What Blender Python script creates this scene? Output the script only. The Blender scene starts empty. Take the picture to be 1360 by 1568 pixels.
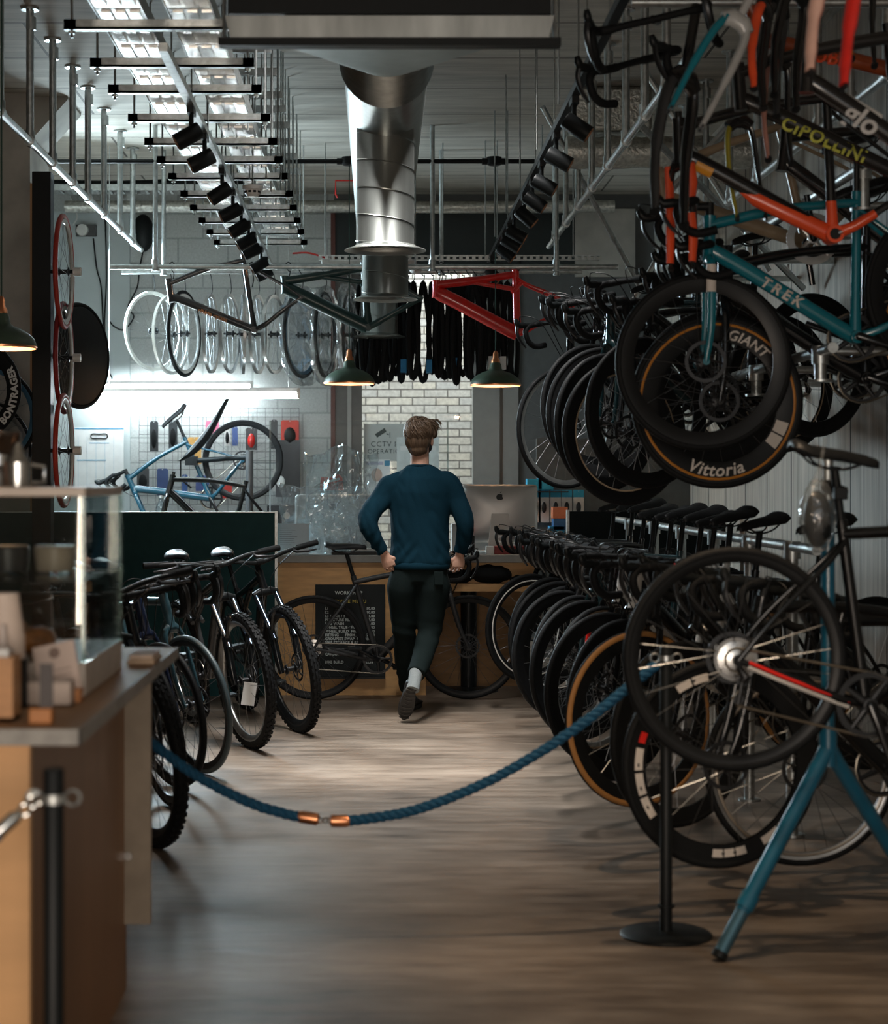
import bpy, math, random
from mathutils import Vector, Matrix, Euler, noise
random.seed(7)
PI = math.pi
SC = bpy.context.scene
COL = SC.collection

# ------------------------------------------------------------------ camera, world, lights, exposure
F = 2800.0                      # focal length in pixels of the 1360 x 1568 frame
CAMZ = 1.42
cam_d = bpy.data.cameras.new('camera')
cam = bpy.data.objects.new('camera', cam_d); COL.objects.link(cam)
cam.location = (0, 0, CAMZ); cam.rotation_euler = (PI/2, 0, 0)
cam_d.sensor_fit = 'VERTICAL'; cam_d.sensor_height = 28.0; cam_d.sensor_width = 28.0*1360/1568
cam_d.lens = 50.0
cam_d.shift_x = (680-578)/1568.0
cam_d.shift_y = -(784-735)/1568.0
cam_d.clip_start = 0.05; cam_d.clip_end = 200
cam_d.dof.use_dof = True; cam_d.dof.focus_distance = 10.9; cam_d.dof.aperture_fstop = 2.6
SC.camera = cam
SC.view_settings.view_transform = 'Standard'; SC.view_settings.look = 'None'
SC.view_settings.exposure = 0.0; SC.view_settings.gamma = 1.0; SC.view_settings.use_curve_mapping = False
SC.cycles.max_bounces = 8; SC.cycles.diffuse_bounces = 4; SC.cycles.glossy_bounces = 4
SC.cycles.transparent_max_bounces = 12; SC.cycles.transmission_bounces = 6
SC.cycles.caustics_reflective = False; SC.cycles.caustics_refractive = False
SC.cycles.sample_clamp_indirect = 6.0
SC.cycles.use_denoising = True

W = bpy.data.worlds.new('world'); SC.world = W; W.use_nodes = True
bg = W.node_tree.nodes['Background']
bg.inputs['Color'].default_value = (0.80, 0.92, 1.0, 1); bg.inputs['Strength'].default_value = 0.9

def area(name, loc, target, sx, sy, power, col):
    d = bpy.data.lights.new(name, 'AREA'); d.shape = 'RECTANGLE'; d.size = sx; d.size_y = sy
    d.energy = power; d.color = col
    o = bpy.data.objects.new(name, d); COL.objects.link(o); o.location = loc
    o.rotation_euler = (Vector(target)-Vector(loc)).to_track_quat('-Z', 'Y').to_euler()
    return o
area('shopfront_daylight', (-0.2, -1.85, 1.15), (0.2, 8, 2.5), 2.8, 1.5, 125, (1.0, 0.82, 0.66))
area('alley_daylight', (0.3, 17.3, 5.6), (0.3, 17.05, 0.0), 4.0, 0.9, 700, (0.97, 0.98, 1.0))
area('workshop_daylight', (-2.9, 14.2, 2.7), (-0.1, 10.3, 0.3), 2.2, 1.2, 430, (0.72, 0.91, 1.0))
# unseen fill lights, added above fan unit and duct to brighten the aisle floor
for x_ in (-0.36, 0.44):
    l_ = area('aisle_fill_light', (x_, 9.2, 3.94), (x_, 9.6, 0), 0.12, 2.2, 50, (1.0, 0.97, 0.93)); l_.data.spread = math.radians(78)

# ------------------------------------------------------------------ helpers
def at(px, py, Y):
    """photo pixel + distance -> a real point in the room"""
    return Vector(((px-578.0)*Y/F, Y, CAMZ+(735.0-py)*Y/F))
def pX(px, Y): return (px-578.0)*Y/F
def pZ(py, Y): return CAMZ+(735.0-py)*Y/F

MATS = {}
def pm(name, col, rough=.5, metal=0.0, var=.12, scale=14.0, bump=0.0, coat=0.0, stretch=(1,1,1), emit=None, estr=0.0, spec=.5):
    if name in MATS: return MATS[name]
    m = bpy.data.materials.new(name); m.use_nodes = True
    nt = m.node_tree; b = nt.nodes['Principled BSDF']
    b.inputs['Roughness'].default_value = rough; b.inputs['Metallic'].default_value = metal
    b.inputs['Specular IOR Level'].default_value = spec
    if coat: b.inputs['Coat Weight'].default_value = coat; b.inputs['Coat Roughness'].default_value = .08
    tc = nt.nodes.new('ShaderNodeTexCoord'); mp = nt.nodes.new('ShaderNodeMapping'); mp.inputs['Scale'].default_value = stretch
    nz = nt.nodes.new('ShaderNodeTexNoise'); nz.inputs['Scale'].default_value = scale; nz.inputs['Detail'].default_value = 5
    nt.links.new(tc.outputs['Object'], mp.inputs['Vector']); nt.links.new(mp.outputs['Vector'], nz.inputs['Vector'])
    r = nt.nodes.new('ShaderNodeValToRGB')
    r.color_ramp.elements[0].position = .3; r.color_ramp.elements[1].position = .7
    r.color_ramp.elements[0].color = tuple(max(0, c*(1-var)) for c in col)+(1,)
    r.color_ramp.elements[1].color = tuple(min(1, c*(1+var)) for c in col)+(1,)
    nt.links.new(nz.outputs['Fac'], r.inputs['Fac']); nt.links.new(r.outputs['Color'], b.inputs['Base Color'])
    if bump:
        bp = nt.nodes.new('ShaderNodeBump'); bp.inputs['Strength'].default_value = bump; bp.inputs['Distance'].default_value = .01
        nt.links.new(nz.outputs['Fac'], bp.inputs['Height']); nt.links.new(bp.outputs['Normal'], b.inputs['Normal'])
    if emit:
        b.inputs['Emission Color'].default_value = tuple(emit)+(1,); b.inputs['Emission Strength'].default_value = estr
    MATS[name] = m
    return m

def glassy(name, tint=(1,1,1), refl=.08, rough=.02, bump=0.0, haze=0.0):
    """clear sheet: mostly see-through with a glossy skin and a little milkiness"""
    if name in MATS: return MATS[name]
    m = bpy.data.materials.new(name); m.use_nodes = True; nt = m.node_tree
    for n in list(nt.nodes): nt.nodes.remove(n)
    out = nt.nodes.new('ShaderNodeOutputMaterial'); tr = nt.nodes.new('ShaderNodeBsdfTransparent'); tr.inputs['Color'].default_value = tuple(tint)+(1,)
    gl = nt.nodes.new('ShaderNodeBsdfGlossy'); gl.inputs['Roughness'].default_value = rough
    lw = nt.nodes.new('ShaderNodeLayerWeight'); lw.inputs['Blend'].default_value = .25
    mt = nt.nodes.new('ShaderNodeMath'); mt.operation = 'MULTIPLY_ADD'; mt.inputs[1].default_value = .55; mt.inputs[2].default_value = refl
    mx = nt.nodes.new('ShaderNodeMixShader')
    nt.links.new(lw.outputs['Fresnel'], mt.inputs[0]); nt.links.new(mt.outputs[0], mx.inputs[0])
    base = tr
    if haze:
        df = nt.nodes.new('ShaderNodeBsdfDiffuse'); df.inputs['Color'].default_value = (.85,.9,.92,1)
        m2 = nt.nodes.new('ShaderNodeMixShader'); m2.inputs[0].default_value = haze
        nt.links.new(tr.outputs[0], m2.inputs[1]); nt.links.new(df.outputs[0], m2.inputs[2]); base = m2
    nt.links.new(base.outputs[0], mx.inputs[1]); nt.links.new(gl.outputs[0], mx.inputs[2]); nt.links.new(mx.outputs[0], out.inputs['Surface'])
    if bump:
        tc = nt.nodes.new('ShaderNodeTexCoord'); nz = nt.nodes.new('ShaderNodeTexNoise'); nz.inputs['Scale'].default_value = 14; nz.inputs['Detail'].default_value = 3
        bp = nt.nodes.new('ShaderNodeBump'); bp.inputs['Strength'].default_value = bump; bp.inputs['Distance'].default_value = .02
        nt.links.new(tc.outputs['Object'], nz.inputs['Vector']); nt.links.new(nz.outputs['Fac'], bp.inputs['Height']); nt.links.new(bp.outputs['Normal'], gl.inputs['Normal'])
    MATS[name] = m
    return m

class MB:
    """collects shapes and links them as ONE mesh object"""
    def __init__(s): s.v = []; s.f = []
    def add(s, verts, faces, M=None):
        o = len(s.v)
        for p in verts:
            p = Vector(p); s.v.append((M @ p) if M else p)
        s.f += [tuple(i+o for i in f) for f in faces]
        return s
    def box(s, x0, x1, y0, y1, z0, z1, M=None):
        v = [(x0,y0,z0),(x1,y0,z0),(x1,y1,z0),(x0,y1,z0),(x0,y0,z1),(x1,y0,z1),(x1,y1,z1),(x0,y1,z1)]
        return s.add(v, [(0,3,2,1),(4,5,6,7),(0,1,5,4),(1,2,6,5),(2,3,7,6),(3,0,4,7)], M)
    def loft(s, rings, closed=False, cap=True, M=None):
        n = len(rings[0]); v = [p for r in rings for p in r]; f = []
        m = len(rings)
        for i in range(m if closed else m-1):
            a, b = i*n, ((i+1) % m)*n
            for j in range(n):
                k = (j+1) % n; f.append((a+j, a+k, b+k, b+j))
        if cap and not closed:
            f.append(tuple(range(n-1, -1, -1))); f.append(tuple((m-1)*n+j for j in range(n)))
        return s.add(v, f, M)
    def tube(s, pts, r=.01, seg=8, closed=False, cap=True, flat=1.0, up=None, M=None):
        P = [Vector(p) for p in pts]; n = len(P)
        R = list(r) if isinstance(r, (list, tuple)) else [r]*n
        FL = list(flat) if isinstance(flat, (list, tuple)) else [flat]*n
        T = []
        for i in range(n):
            if closed: t = P[(i+1) % n]-P[i-1]
            else: t = P[min(i+1, n-1)]-P[max(i-1, 0)]
            T.append(t.normalized() if t.length > 1e-9 else Vector((0,0,1)))
        u = Vector(up) if up else (Vector((0,1,0)) if abs(T[0].y) < .9 else Vector((1,0,0)))
        rings = []
        for i in range(n):
            u = (u-T[i]*u.dot(T[i]))
            if u.length < 1e-6: u = T[i].orthogonal()
            u.normalize(); w = T[i].cross(u)
            rings.append([P[i]+u*(R[i]*FL[i]*math.cos(2*PI*k/seg))+w*(R[i]*math.sin(2*PI*k/seg)) for k in range(seg)])
        return s.loft(rings, closed, cap, M)
    def lathe(s, prof, seg=24, c=(0,0,0), axis='z', M=None, closed=False, cap=True):
        """profile of (radius, height) turned about an axis through c"""
        c = Vector(c); rings = []
        for r, h in prof:
            ring = []
            for k in range(seg):
                a = 2*PI*k/seg; x, y = r*math.cos(a), r*math.sin(a)
                p = (x, y, h) if axis == 'z' else ((x, h, -y) if axis == 'y' else (h, x, y))
                ring.append(c+Vector(p))
            rings.append(ring)
        return s.loft(rings, closed, cap and not closed, M)
    def cyl(s, a, b, r, seg=12, r2=None): return s.tube([a, b], [r, r if r2 is None else r2], seg)
    def ell(s, c, r, seg=16, rings=10, M=None):
        c = Vector(c); R = []
        for i in range(rings+1):
            t = PI*i/rings; q = max(math.sin(t), 1e-3)
            R.append([c+Vector((r[0]*q*math.cos(2*PI*k/seg), r[1]*q*math.sin(2*PI*k/seg), -r[2]*math.cos(t))) for k in range(seg)])
        return s.loft(R, M=M)
    def prism(s, poly, d0, d1, M=None):
        """polygon in local x,z extruded along y"""
        n = len(poly); v = [(x, d0, z) for x, z in poly]+[(x, d1, z) for x, z in poly]
        f = [tuple(range(n)), tuple(range(2*n-1, n-1, -1))]+[(i, n+i, n+(i+1) % n, (i+1) % n) for i in range(n)]
        return s.add(v, f, M)
    def build(s, name, mat, parent=None, ang=40, bevel=0, loc=None):
        me = bpy.data.meshes.new(name); me.from_pydata([tuple(p) for p in s.v], [], s.f); me.validate()
        me.polygons.foreach_set('use_smooth', [True]*len(me.polygons))
        me.set_sharp_from_angle(angle=math.radians(ang)); me.materials.append(mat); me.update()
        o = bpy.data.objects.new(name, me); COL.objects.link(o)
        if parent: o.parent = parent
        if loc: o.location = loc
        if bevel:
            b = o.modifiers.new('bevel', 'BEVEL'); b.width = bevel; b.segments = 2; b.limit_method = 'ANGLE'
        return o

def tag(o, label, cat, group=None):
    o['label'] = label; o['category'] = cat
    if group: o['group'] = group
    return o
def empty(name, loc=(0,0,0), rz=0, label=None, cat=None, group=None):
    o = bpy.data.objects.new(name, None); COL.objects.link(o); o.empty_display_size = .1
    o.location = loc; o.rotation_euler = (0, 0, rz)
    if label: tag(o, label, cat, group)
    return o
def struct(o): o['kind'] = 'structure'; return o
KIDS = {}
def kids(o): return [c for c in bpy.data.objects if c.parent == o]
def copy_tree(o, label=None, group=None, top=True):
    """a thing, its parts and their sub-parts, sharing mesh data"""
    ch_of = {}
    for c in bpy.data.objects:
        if c.parent: ch_of.setdefault(c.parent.name, []).append(c)
    def rec(a, parent):
        c = a.copy(); COL.objects.link(c)
        if parent:
            c.parent = parent; c.matrix_parent_inverse = a.matrix_parent_inverse.copy()
        for k in ch_of.get(a.name, []): rec(k, c)
        return c
    r = rec(o, None)
    if label: r['label'] = label
    if group: r['group'] = group
    return r
def setmat(o, m):
    """give one object of shared mesh data its own material"""
    o.material_slots[0].link = 'OBJECT'; o.material_slots[0].material = m
def part(root, name):
    return [c for c in root.children_recursive if c.name.split('.')[0] == name]

def text_geo(s, size, spacing=1.0, shear=0.0, bold=0.0):
    c = bpy.data.curves.new('lettering', 'FONT'); c.body = s; c.size = size; c.space_character = spacing; c.shear = shear
    c.offset = bold; c.resolution_u = 3; c.align_x = 'CENTER'; c.align_y = 'CENTER'
    o = bpy.data.objects.new('lettering', c); COL.objects.link(o)
    me = bpy.data.meshes.new_from_object(o.evaluated_get(bpy.context.evaluated_depsgraph_get()))
    v = [p.co.copy() for p in me.vertices]; f = [tuple(p.vertices) for p in me.polygons]
    bpy.data.objects.remove(o); bpy.data.curves.remove(c); bpy.data.meshes.remove(me)
    return v, f
def smooth_path(pts, n=6):
    """Catmull-Rom through the points"""
    P = [Vector(p) for p in pts]; out = []
    for i in range(len(P)-1):
        a = P[i-1] if i else P[0]*2-P[1]; b = P[i]; c = P[i+1]; d = P[i+2] if i+2 < len(P) else P[-1]*2-P[-2]
        for k in range(n):
            t = k/n
            out.append(.5*((2*b)+(c-a)*t+(2*a-5*b+4*c-d)*t*t+(3*b-a-3*c+d)*t**3))
    out.append(P[-1]); return out
ORD = ['first','second','third','fourth','fifth','sixth','seventh','eighth','ninth','tenth','eleventh','twelfth','thirteenth','fourteenth','fifteenth','sixteenth','seventeenth','eighteenth','nineteenth','twentieth','twenty-first','twenty-second','twenty-third','twenty-fourth','twenty-fifth','twenty-sixth']

# ------------------------------------------------------------------ materials
BLACK = pm('satin_black', (.010,.012,.013), .40, spec=.2)
RUBBER = pm('tyre_rubber', (.011,.012,.013), .58, bump=.15, scale=90, spec=.12)
GLOSSBLACK = pm('gloss_black_paint', (.006,.007,.008), .18, coat=.35, spec=.3)
GALV = pm('galvanised_steel', (.50,.53,.53), .36, .9, var=.2, scale=30)
STEEL = pm('polished_steel', (.62,.63,.62), .22, 1.0, var=.08)
ALU = pm('brushed_aluminium', (.60,.60,.59), .33, .95, var=.08)
DUCTM = pm('spiral_duct_steel', (.38,.40,.385), .32, .95, var=.14, scale=6, stretch=(3,3,.6))
SPOKE = pm('spoke_steel', (.20,.21,.22), .3, .9)
DARKMET = pm('dark_metal', (.035,.037,.04), .35, .6)
PLY = pm('birch_plywood', (.62,.36,.15), .5, var=.16, scale=5, stretch=(1,1,6), bump=.03)
WHITE = pm('white_plastic', (.78,.78,.76), .45)
PAPER = pm('white_paper', (.80,.82,.82), .8, var=.04)
RED = pm('red_paint', (.72,.02,.015), .28, coat=.5)
ORANGE = pm('fluorescent_orange_paint', (1.0,.10,.025), .35, coat=.4)
TEAL = pm('teal_paint', (.004,.17,.23), .22, coat=.6, var=.2, scale=2)
BLUEP = pm('workshop_blue_paint', (.008,.11,.19), .3, coat=.4)
GREENP = pm('dark_green_paint', (.010,.045,.042), .35, coat=.3)
CLOTHB = pm('black_fabric', (.012,.013,.014), .85, bump=.3, scale=60, spec=.15)
# ------------------------------------------------------------------ the setting
def brickmat(name, c1, c2, mortar, w, h, ms, axes='xz', rough=.8, bump=.4, grain=.1, gscale=30, streak=None, offs=.5, bias=0.0, spec=.3):
    m = bpy.data.materials.new(name); m.use_nodes = True; nt = m.node_tree; b = nt.nodes['Principled BSDF']
    b.inputs['Roughness'].default_value = rough; b.inputs['Specular IOR Level'].default_value = spec
    tc = nt.nodes.new('ShaderNodeTexCoord'); sp = nt.nodes.new('ShaderNodeSeparateXYZ'); cb = nt.nodes.new('ShaderNodeCombineXYZ')
    nt.links.new(tc.outputs['Object'], sp.inputs[0])
    nt.links.new(sp.outputs[axes[0].upper()], cb.inputs['X']); nt.links.new(sp.outputs[axes[1].upper()], cb.inputs['Y'])
    br = nt.nodes.new('ShaderNodeTexBrick'); br.offset = offs
    br.inputs['Color1'].default_value = tuple(c1)+(1,); br.inputs['Color2'].default_value = tuple(c2)+(1,); br.inputs['Mortar'].default_value = tuple(mortar)+(1,)
    br.inputs['Scale'].default_value = 1.0; br.inputs['Brick Width'].default_value = w; br.inputs['Row Height'].default_value = h
    br.inputs['Mortar Size'].default_value = ms; br.inputs['Mortar Smooth'].default_value = .2; br.inputs['Bias'].default_value = bias
    nt.links.new(cb.outputs[0], br.inputs['Vector'])
    mp = nt.nodes.new('ShaderNodeMapping'); mp.inputs['Scale'].default_value = streak or (1,1,1)
    nt.links.new(tc.outputs['Object'], mp.inputs['Vector'])
    nz = nt.nodes.new('ShaderNodeTexNoise'); nz.inputs['Scale'].default_value = gscale; nz.inputs['Detail'].default_value = 8; nz.inputs['Roughness'].default_value = .65
    nt.links.new(mp.outputs[0], nz.inputs['Vector'])
    rp = nt.nodes.new('ShaderNodeMapRange'); rp.inputs['From Min'].default_value = .3; rp.inputs['From Max'].default_value = .7
    rp.inputs['To Min'].default_value = 1-grain*2; rp.inputs['To Max'].default_value = 1+grain
    nt.links.new(nz.outputs['Fac'], rp.inputs['Value'])
    mx = nt.nodes.new('ShaderNodeMix'); mx.data_type = 'RGBA'; mx.blend_type = 'MULTIPLY'; mx.inputs['Factor'].default_value = 1
    nt.links.new(br.outputs['Color'], mx.inputs['A']); nt.links.new(rp.outputs[0], mx.inputs['B']); nt.links.new(mx.outputs['Result'], b.inputs['Base Color'])
    bp = nt.nodes.new('ShaderNodeBump'); bp.inputs['Strength'].default_value = bump; bp.inputs['Distance'].default_value = .01; bp.invert = True
    ad = nt.nodes.new('ShaderNodeMath'); ad.operation = 'MULTIPLY_ADD'; ad.inputs[1].default_value = -.25
    nt.links.new(nz.outputs['Fac'], ad.inputs[0]); nt.links.new(br.outputs['Fac'], ad.inputs[2])
    nt.links.new(ad.outputs[0], bp.inputs['Height']); nt.links.new(bp.outputs['Normal'], b.inputs['Normal'])
    return m

def floormat():
    m = bpy.data.materials.new('worn_plywood_floor'); m.use_nodes = True; nt = m.node_tree; b = nt.nodes['Principled BSDF']
    tc = nt.nodes.new('ShaderNodeTexCoord')
    def nz(scale, det, st):
        mp = nt.nodes.new('ShaderNodeMapping'); mp.inputs['Scale'].default_value = st
        n = nt.nodes.new('ShaderNodeTexNoise'); n.inputs['Scale'].default_value = scale; n.inputs['Detail'].default_value = det; n.inputs['Roughness'].default_value = .6
        nt.links.new(tc.outputs['Object'], mp.inputs[0]); nt.links.new(mp.outputs[0], n.inputs['Vector']); return n
    a = nz(1.1, 6, (1.0, 1.6, 1)); c = nz(9, 8, (.35, 1.5, 1)); d = nz(60, 4, (1, 1, 1))
    r = nt.nodes.new('ShaderNodeValToRGB'); e = r.color_ramp.elements
    e[0].position = .34; e[0].color = (.075, .053, .038, 1); e[1].position = .68; e[1].color = (.37, .305, .245, 1)
    k = r.color_ramp.elements.new(.5); k.color = (.21, .165, .128, 1)
    ad = nt.nodes.new('ShaderNodeMath'); ad.operation = 'MULTIPLY_ADD'; ad.inputs[1].default_value = .55
    a2 = nt.nodes.new('ShaderNodeMath'); a2.operation = 'MULTIPLY'; a2.inputs[1].default_value = .45
    nt.links.new(c.outputs['Fac'], a2.inputs[0]); nt.links.new(a.outputs['Fac'], ad.inputs[0]); nt.links.new(a2.outputs[0], ad.inputs[2])
    nt.links.new(ad.outputs[0], r.inputs['Fac'])
    st = nz(.55, 5, (.8, 1.3, 1)); mr = nt.nodes.new('ShaderNodeMapRange'); mr.inputs['From Min'].default_value = .38; mr.inputs['From Max'].default_value = .60; mr.inputs['To Min'].default_value = .48; mr.inputs['To Max'].default_value = 1.08
    mx = nt.nodes.new('ShaderNodeMix'); mx.data_type = 'RGBA'; mx.blend_type = 'MULTIPLY'; mx.inputs['Factor'].default_value = 1
    nt.links.new(st.outputs['Fac'], mr.inputs['Value']); nt.links.new(r.outputs['Color'], mx.inputs['A']); nt.links.new(mr.outputs[0], mx.inputs['B']); nt.links.new(mx.outputs['Result'], b.inputs['Base Color'])
    rr = nt.nodes.new('ShaderNodeMapRange'); rr.inputs['To Min'].default_value = .30; rr.inputs['To Max'].default_value = .55
    nt.links.new(c.outputs['Fac'], rr.inputs['Value']); nt.links.new(rr.outputs[0], b.inputs['Roughness'])
    bp = nt.nodes.new('ShaderNodeBump'); bp.inputs['Strength'].default_value = .25; bp.inputs['Distance'].default_value = .012
    s = nt.nodes.new('ShaderNodeMath'); s.operation = 'MULTIPLY_ADD'; s.inputs[1].default_value = .12
    nt.links.new(d.outputs['Fac'], s.inputs[0]); nt.links.new(c.outputs['Fac'], s.inputs[2]); nt.links.new(s.outputs[0], bp.inputs['Height'])
    nt.links.new(bp.outputs['Normal'], b.inputs['Normal'])
    return m
FLOOR = floormat()
CEIL = brickmat('shuttered_concrete_ceiling', (.56,.53,.47), (.49,.46,.41), (.14,.13,.115), 4.0, .86, .010, 'xy', .8, .25, .16, 2.6, (.55, 4.5, 1))
BLOCK = brickmat('painted_blockwork', (.56,.59,.58), (.51,.54,.54), (.38,.41,.41), .45, .225, .009, 'xz', .75, .5, .10, 60)
PLASTER = pm('painted_plaster', (.50,.56,.57), .7, var=.05, scale=3)
BRICK = brickmat('pale_brick', (.74,.70,.60), (.60,.60,.57), (.20,.19,.17), .2265, .0765, .0075, 'xz', .85, .5, .14, 26)
BOARD = brickmat('whitewashed_boards', (.50,.46,.40), (.44,.42,.38), (.03,.03,.03), 30.0, .69, .012, 'zy', .6, .3, .22, 1.6, (1, 9, .5), offs=0)
CONC = pm('raw_concrete', (.42,.40,.36), .85, var=.25, scale=3, bump=.25)
DKCONC = pm('dark_concrete_wall', (.17,.16,.145), .85, var=.2, scale=3)
FRAMEG = pm('grey_window_frame', (.27,.27,.26), .45, .2, var=.05)
FRAMED = pm('dark_window_frame', (.09,.085,.08), .45, .2, var=.08)
BLACKOUT = pm('blackout_panel', (.010,.018,.019), .5, var=.1)
GLASS = glassy('clear_glass', (.97,.985,.98), .008)

XL, XR, YF, YB, H = -3.05, 2.5, -2.4, 16.5, 4.0
struct(MB().box(XL-.2, XR+.2, YF-.2, YB+.2, -.12, 0).build('floor', FLOOR))
struct(MB().box(XL-.2, XR+.2, YF-.2, YB+.2, H, H+.2).build('ceiling', CEIL))
struct(MB().box(XL-.2, XL, YF, YB, 0, H).build('wall_left', DKCONC))
struct(MB().box(XR, XR+.2, YF, YB, 0, H).build('wall_right', BOARD))
# front wall behind the viewer: piers and lintel around the shop window
m = MB(); m.box(XL, -1.7, YF-.2, YF, 0, H); m.box(XR-.1, XR, YF-.2, YF, 0, H); m.box(-1.7, XR-.1, YF-.2, YF, 3.4, H); m.box(-1.7, XR-.1, YF-.2, YF, 0, .5)
struct(m.build('wall_front', DKCONC))
# back wall: block part, block above and beside the window
x_w0, x_w1 = -.39, 1.27
m = MB(); m.box(XL, x_w0, YB, YB+.2, 0, H)
struct(m.build('wall_back', BLOCK))
m = MB(); m.box(1.27, XR, YB, YB+.2, 0, 3.36); m.box(1.78, XR, YB, YB+.2, 3.36, H); m.box(x_w0, 1.78, YB, YB+.2, 3.88, H)
struct(m.build('wall_back', pm('dark_grey_wall', (.10,.105,.105), .6, var=.1)))
struct(MB().box(1.78, 2.32, YB-.05, YB, 3.25, 3.86).build('wall_back', CONC))
struct(MB().box(XL, -2.23, YB-.04, YB, 0, 3.84).build('wall_back', PLASTER))
struct(MB().box(x_w0, 1.78, YB-.02, YB+.12, 3.36, 3.88).build('trim_1', BLACKOUT))
struct(MB().box(x_w0-.03, x_w0+.01, YB-.05, YB, 0, 3.9).build('trim_2', pm('red_oxide_steel', (.10,.028,.02), .5)))
# the window in the back wall
wd = empty('window_1', (0, 0, 0)); wd['kind'] = 'structure'
m = MB(); m.box(x_w0, -.14, YB-.03, YB+.12, 0, 3.36); m.box(x_w0, .9, YB, YB+.12, 0, .25)
m.build('frame', FRAMED, wd)
m = MB(); m.box(.86, 1.10, YB-.05, YB+.12, 0, 3.36); m.box(1.13, 1.27, YB-.03, YB+.12, 0, 3.36); m.box(1.095, 1.135, YB, YB+.12, 0, 3.36)
m.build('frame', FRAMEG, wd)
m = MB(); m.box(-.27, -.235, YB-.045, YB-.03, 0, 3.36); m.build('frame', FRAMEG, wd)
MB().box(-.14, .86, YB+.05, YB+.06, .25, 3.36).build('pane', GLASS, wd)
# across the alley
struct(MB().box(-2.2, 3.2, 17.7, 17.9, -.1, 5.2).build('wall_alley', BRICK))
struct(MB().box(-2.2, 3.2, YB+.2, 17.7, -.12, -.02).build('floor_alley', CONC))
# concrete pillar and its haunch at left, timber edge strip
m = MB(); m.box(XL, pX(46, 12.2), 12.2, 12.9, 0, H)
m.prism([(pX(46,12.2), H), (pX(46,12.2), 3.72), (pX(100,12.2), 3.98), (pX(100,12.2), H)], 12.3, 12.85)
struct(m.build('column_left', CONC))
struct(MB().box(pX(46,12.2), pX(51,12.2), 12.2, 12.3, 0, 3.4).build('trim_3', pm('pine_strip', (.45,.25,.12), .6, stretch=(1,1,.1))))

# ------------------------------------------------------------------ services under the ceiling
# insulated pipe and black conduits running across
m = MB(); m.tube([(pX(100,16.2), 16.2, 3.84)]+[(x*.4-1.9, 16.2, 3.84+.004*math.sin(x*7)) for x in range(0, 11)], .055, 12)
lp = empty('lagged_pipe', label='silver foil lagged pipe running across the back wall just under the ceiling', cat='pipe')
for sx in (-2.2, -.9, .5, 1.8): MB().box(sx-.015, sx+.015, 16.19, 16.21, 3.84, H).build('hanger', GALV, lp)
(m.build('pipe', pm('crinkled_foil', (.62,.62,.58), .32, .8, var=.25, scale=40, bump=.8), lp))
zc = 1.42+488*13.3/F
c = empty('conduit', (0, 13.3, zc), label='thin black conduit with junction boxes spanning the ceiling in front of the duct', cat='conduit')
m = MB(); m.tube([(-2.35, 0, 0), (1.30, 0, 0)], .017, 8); m.build('pipe', BLACK, c)
for jx in (pX(535,13.3), pX(757,13.3)):
    m = MB(); m.lathe([(.045,-.03),(.055,-.02),(.055,.03),(.02,.035)], 12, (jx, 0, 0)); m.tube([(jx-.09,0,0),(jx+.09,0,0)], .024, 8); m.build('junction_box', BLACK, c)
for sx in (-2.0, -1.0, .25, 1.2):
    MB().tube([(sx,0,0),(sx,0,H-zc)], .006, 6).build('rod', GALV, c)
# lagged duct at right
m = MB(); pts = [(1.24+i*.1, 12, 3.57) for i in range(13)]
m.tube(pts, [.105+.008*math.sin(i*2.3) for i in range(13)], 14)
tag(m.build('insulated_duct', MATS['crinkled_foil']), 'round foil wrapped duct crossing behind the right scaffold rail', 'duct')
m = MB(); m.box(1.28, 1.80, 11.95, 12.3, 3.70, 4.0); tag(m.build('insulated_duct_box', MATS['crinkled_foil'], bevel=.03), 'square foil wrapped duct box above the round foil duct', 'duct')

# fan coil unit with its hopper
u = empty('ceiling_fan_unit', (.04, 6.0, 2.84), label='black and silver ceiling fan unit with tapering grey hopper at top centre', cat='ventilation unit')
m = MB(); m.box(-.53, .53, .0, .05, .11, .62); m.build('casing', BLACK, u)
m = MB(); m.prism([(-.54,.10),(-.52,.025),(.52,.025),(.54,.10)], -.015, .03); m.build('band', pm('dull_silver_sheet', (.42,.44,.43), .42, .85, var=.3, scale=5, stretch=(2,1,.4)), u)
m = MB(); m.box(-.56, .56, -.03, .03, .0, .026); m.build('flange', BLACK, u)
for sx in (-.55, .55): MB().tube([(sx,.1,.03),(sx,.1,H-2.84)], .008, 6).build('hanging_rod', GALV, u)
hw, z0, z1_ = .345, .012, .60; cz = 3.25-2.84; n = 32
r0 = []; r1 = []
for k in range(n):
    a = 2*PI*(k+.5)/n; cx, sx = math.cos(a), math.sin(a)
    r0.append((math.copysign(hw, cx), .035, z1_ if sx > 0 else z0)); r1.append((.2*cx, 1.40, cz+.2*sx))
m = MB().loft([r0, r1]); m.build('hopper', pm('hopper_sheet', (.30,.35,.33), .42, .75, var=.08), u, ang=25)
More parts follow.
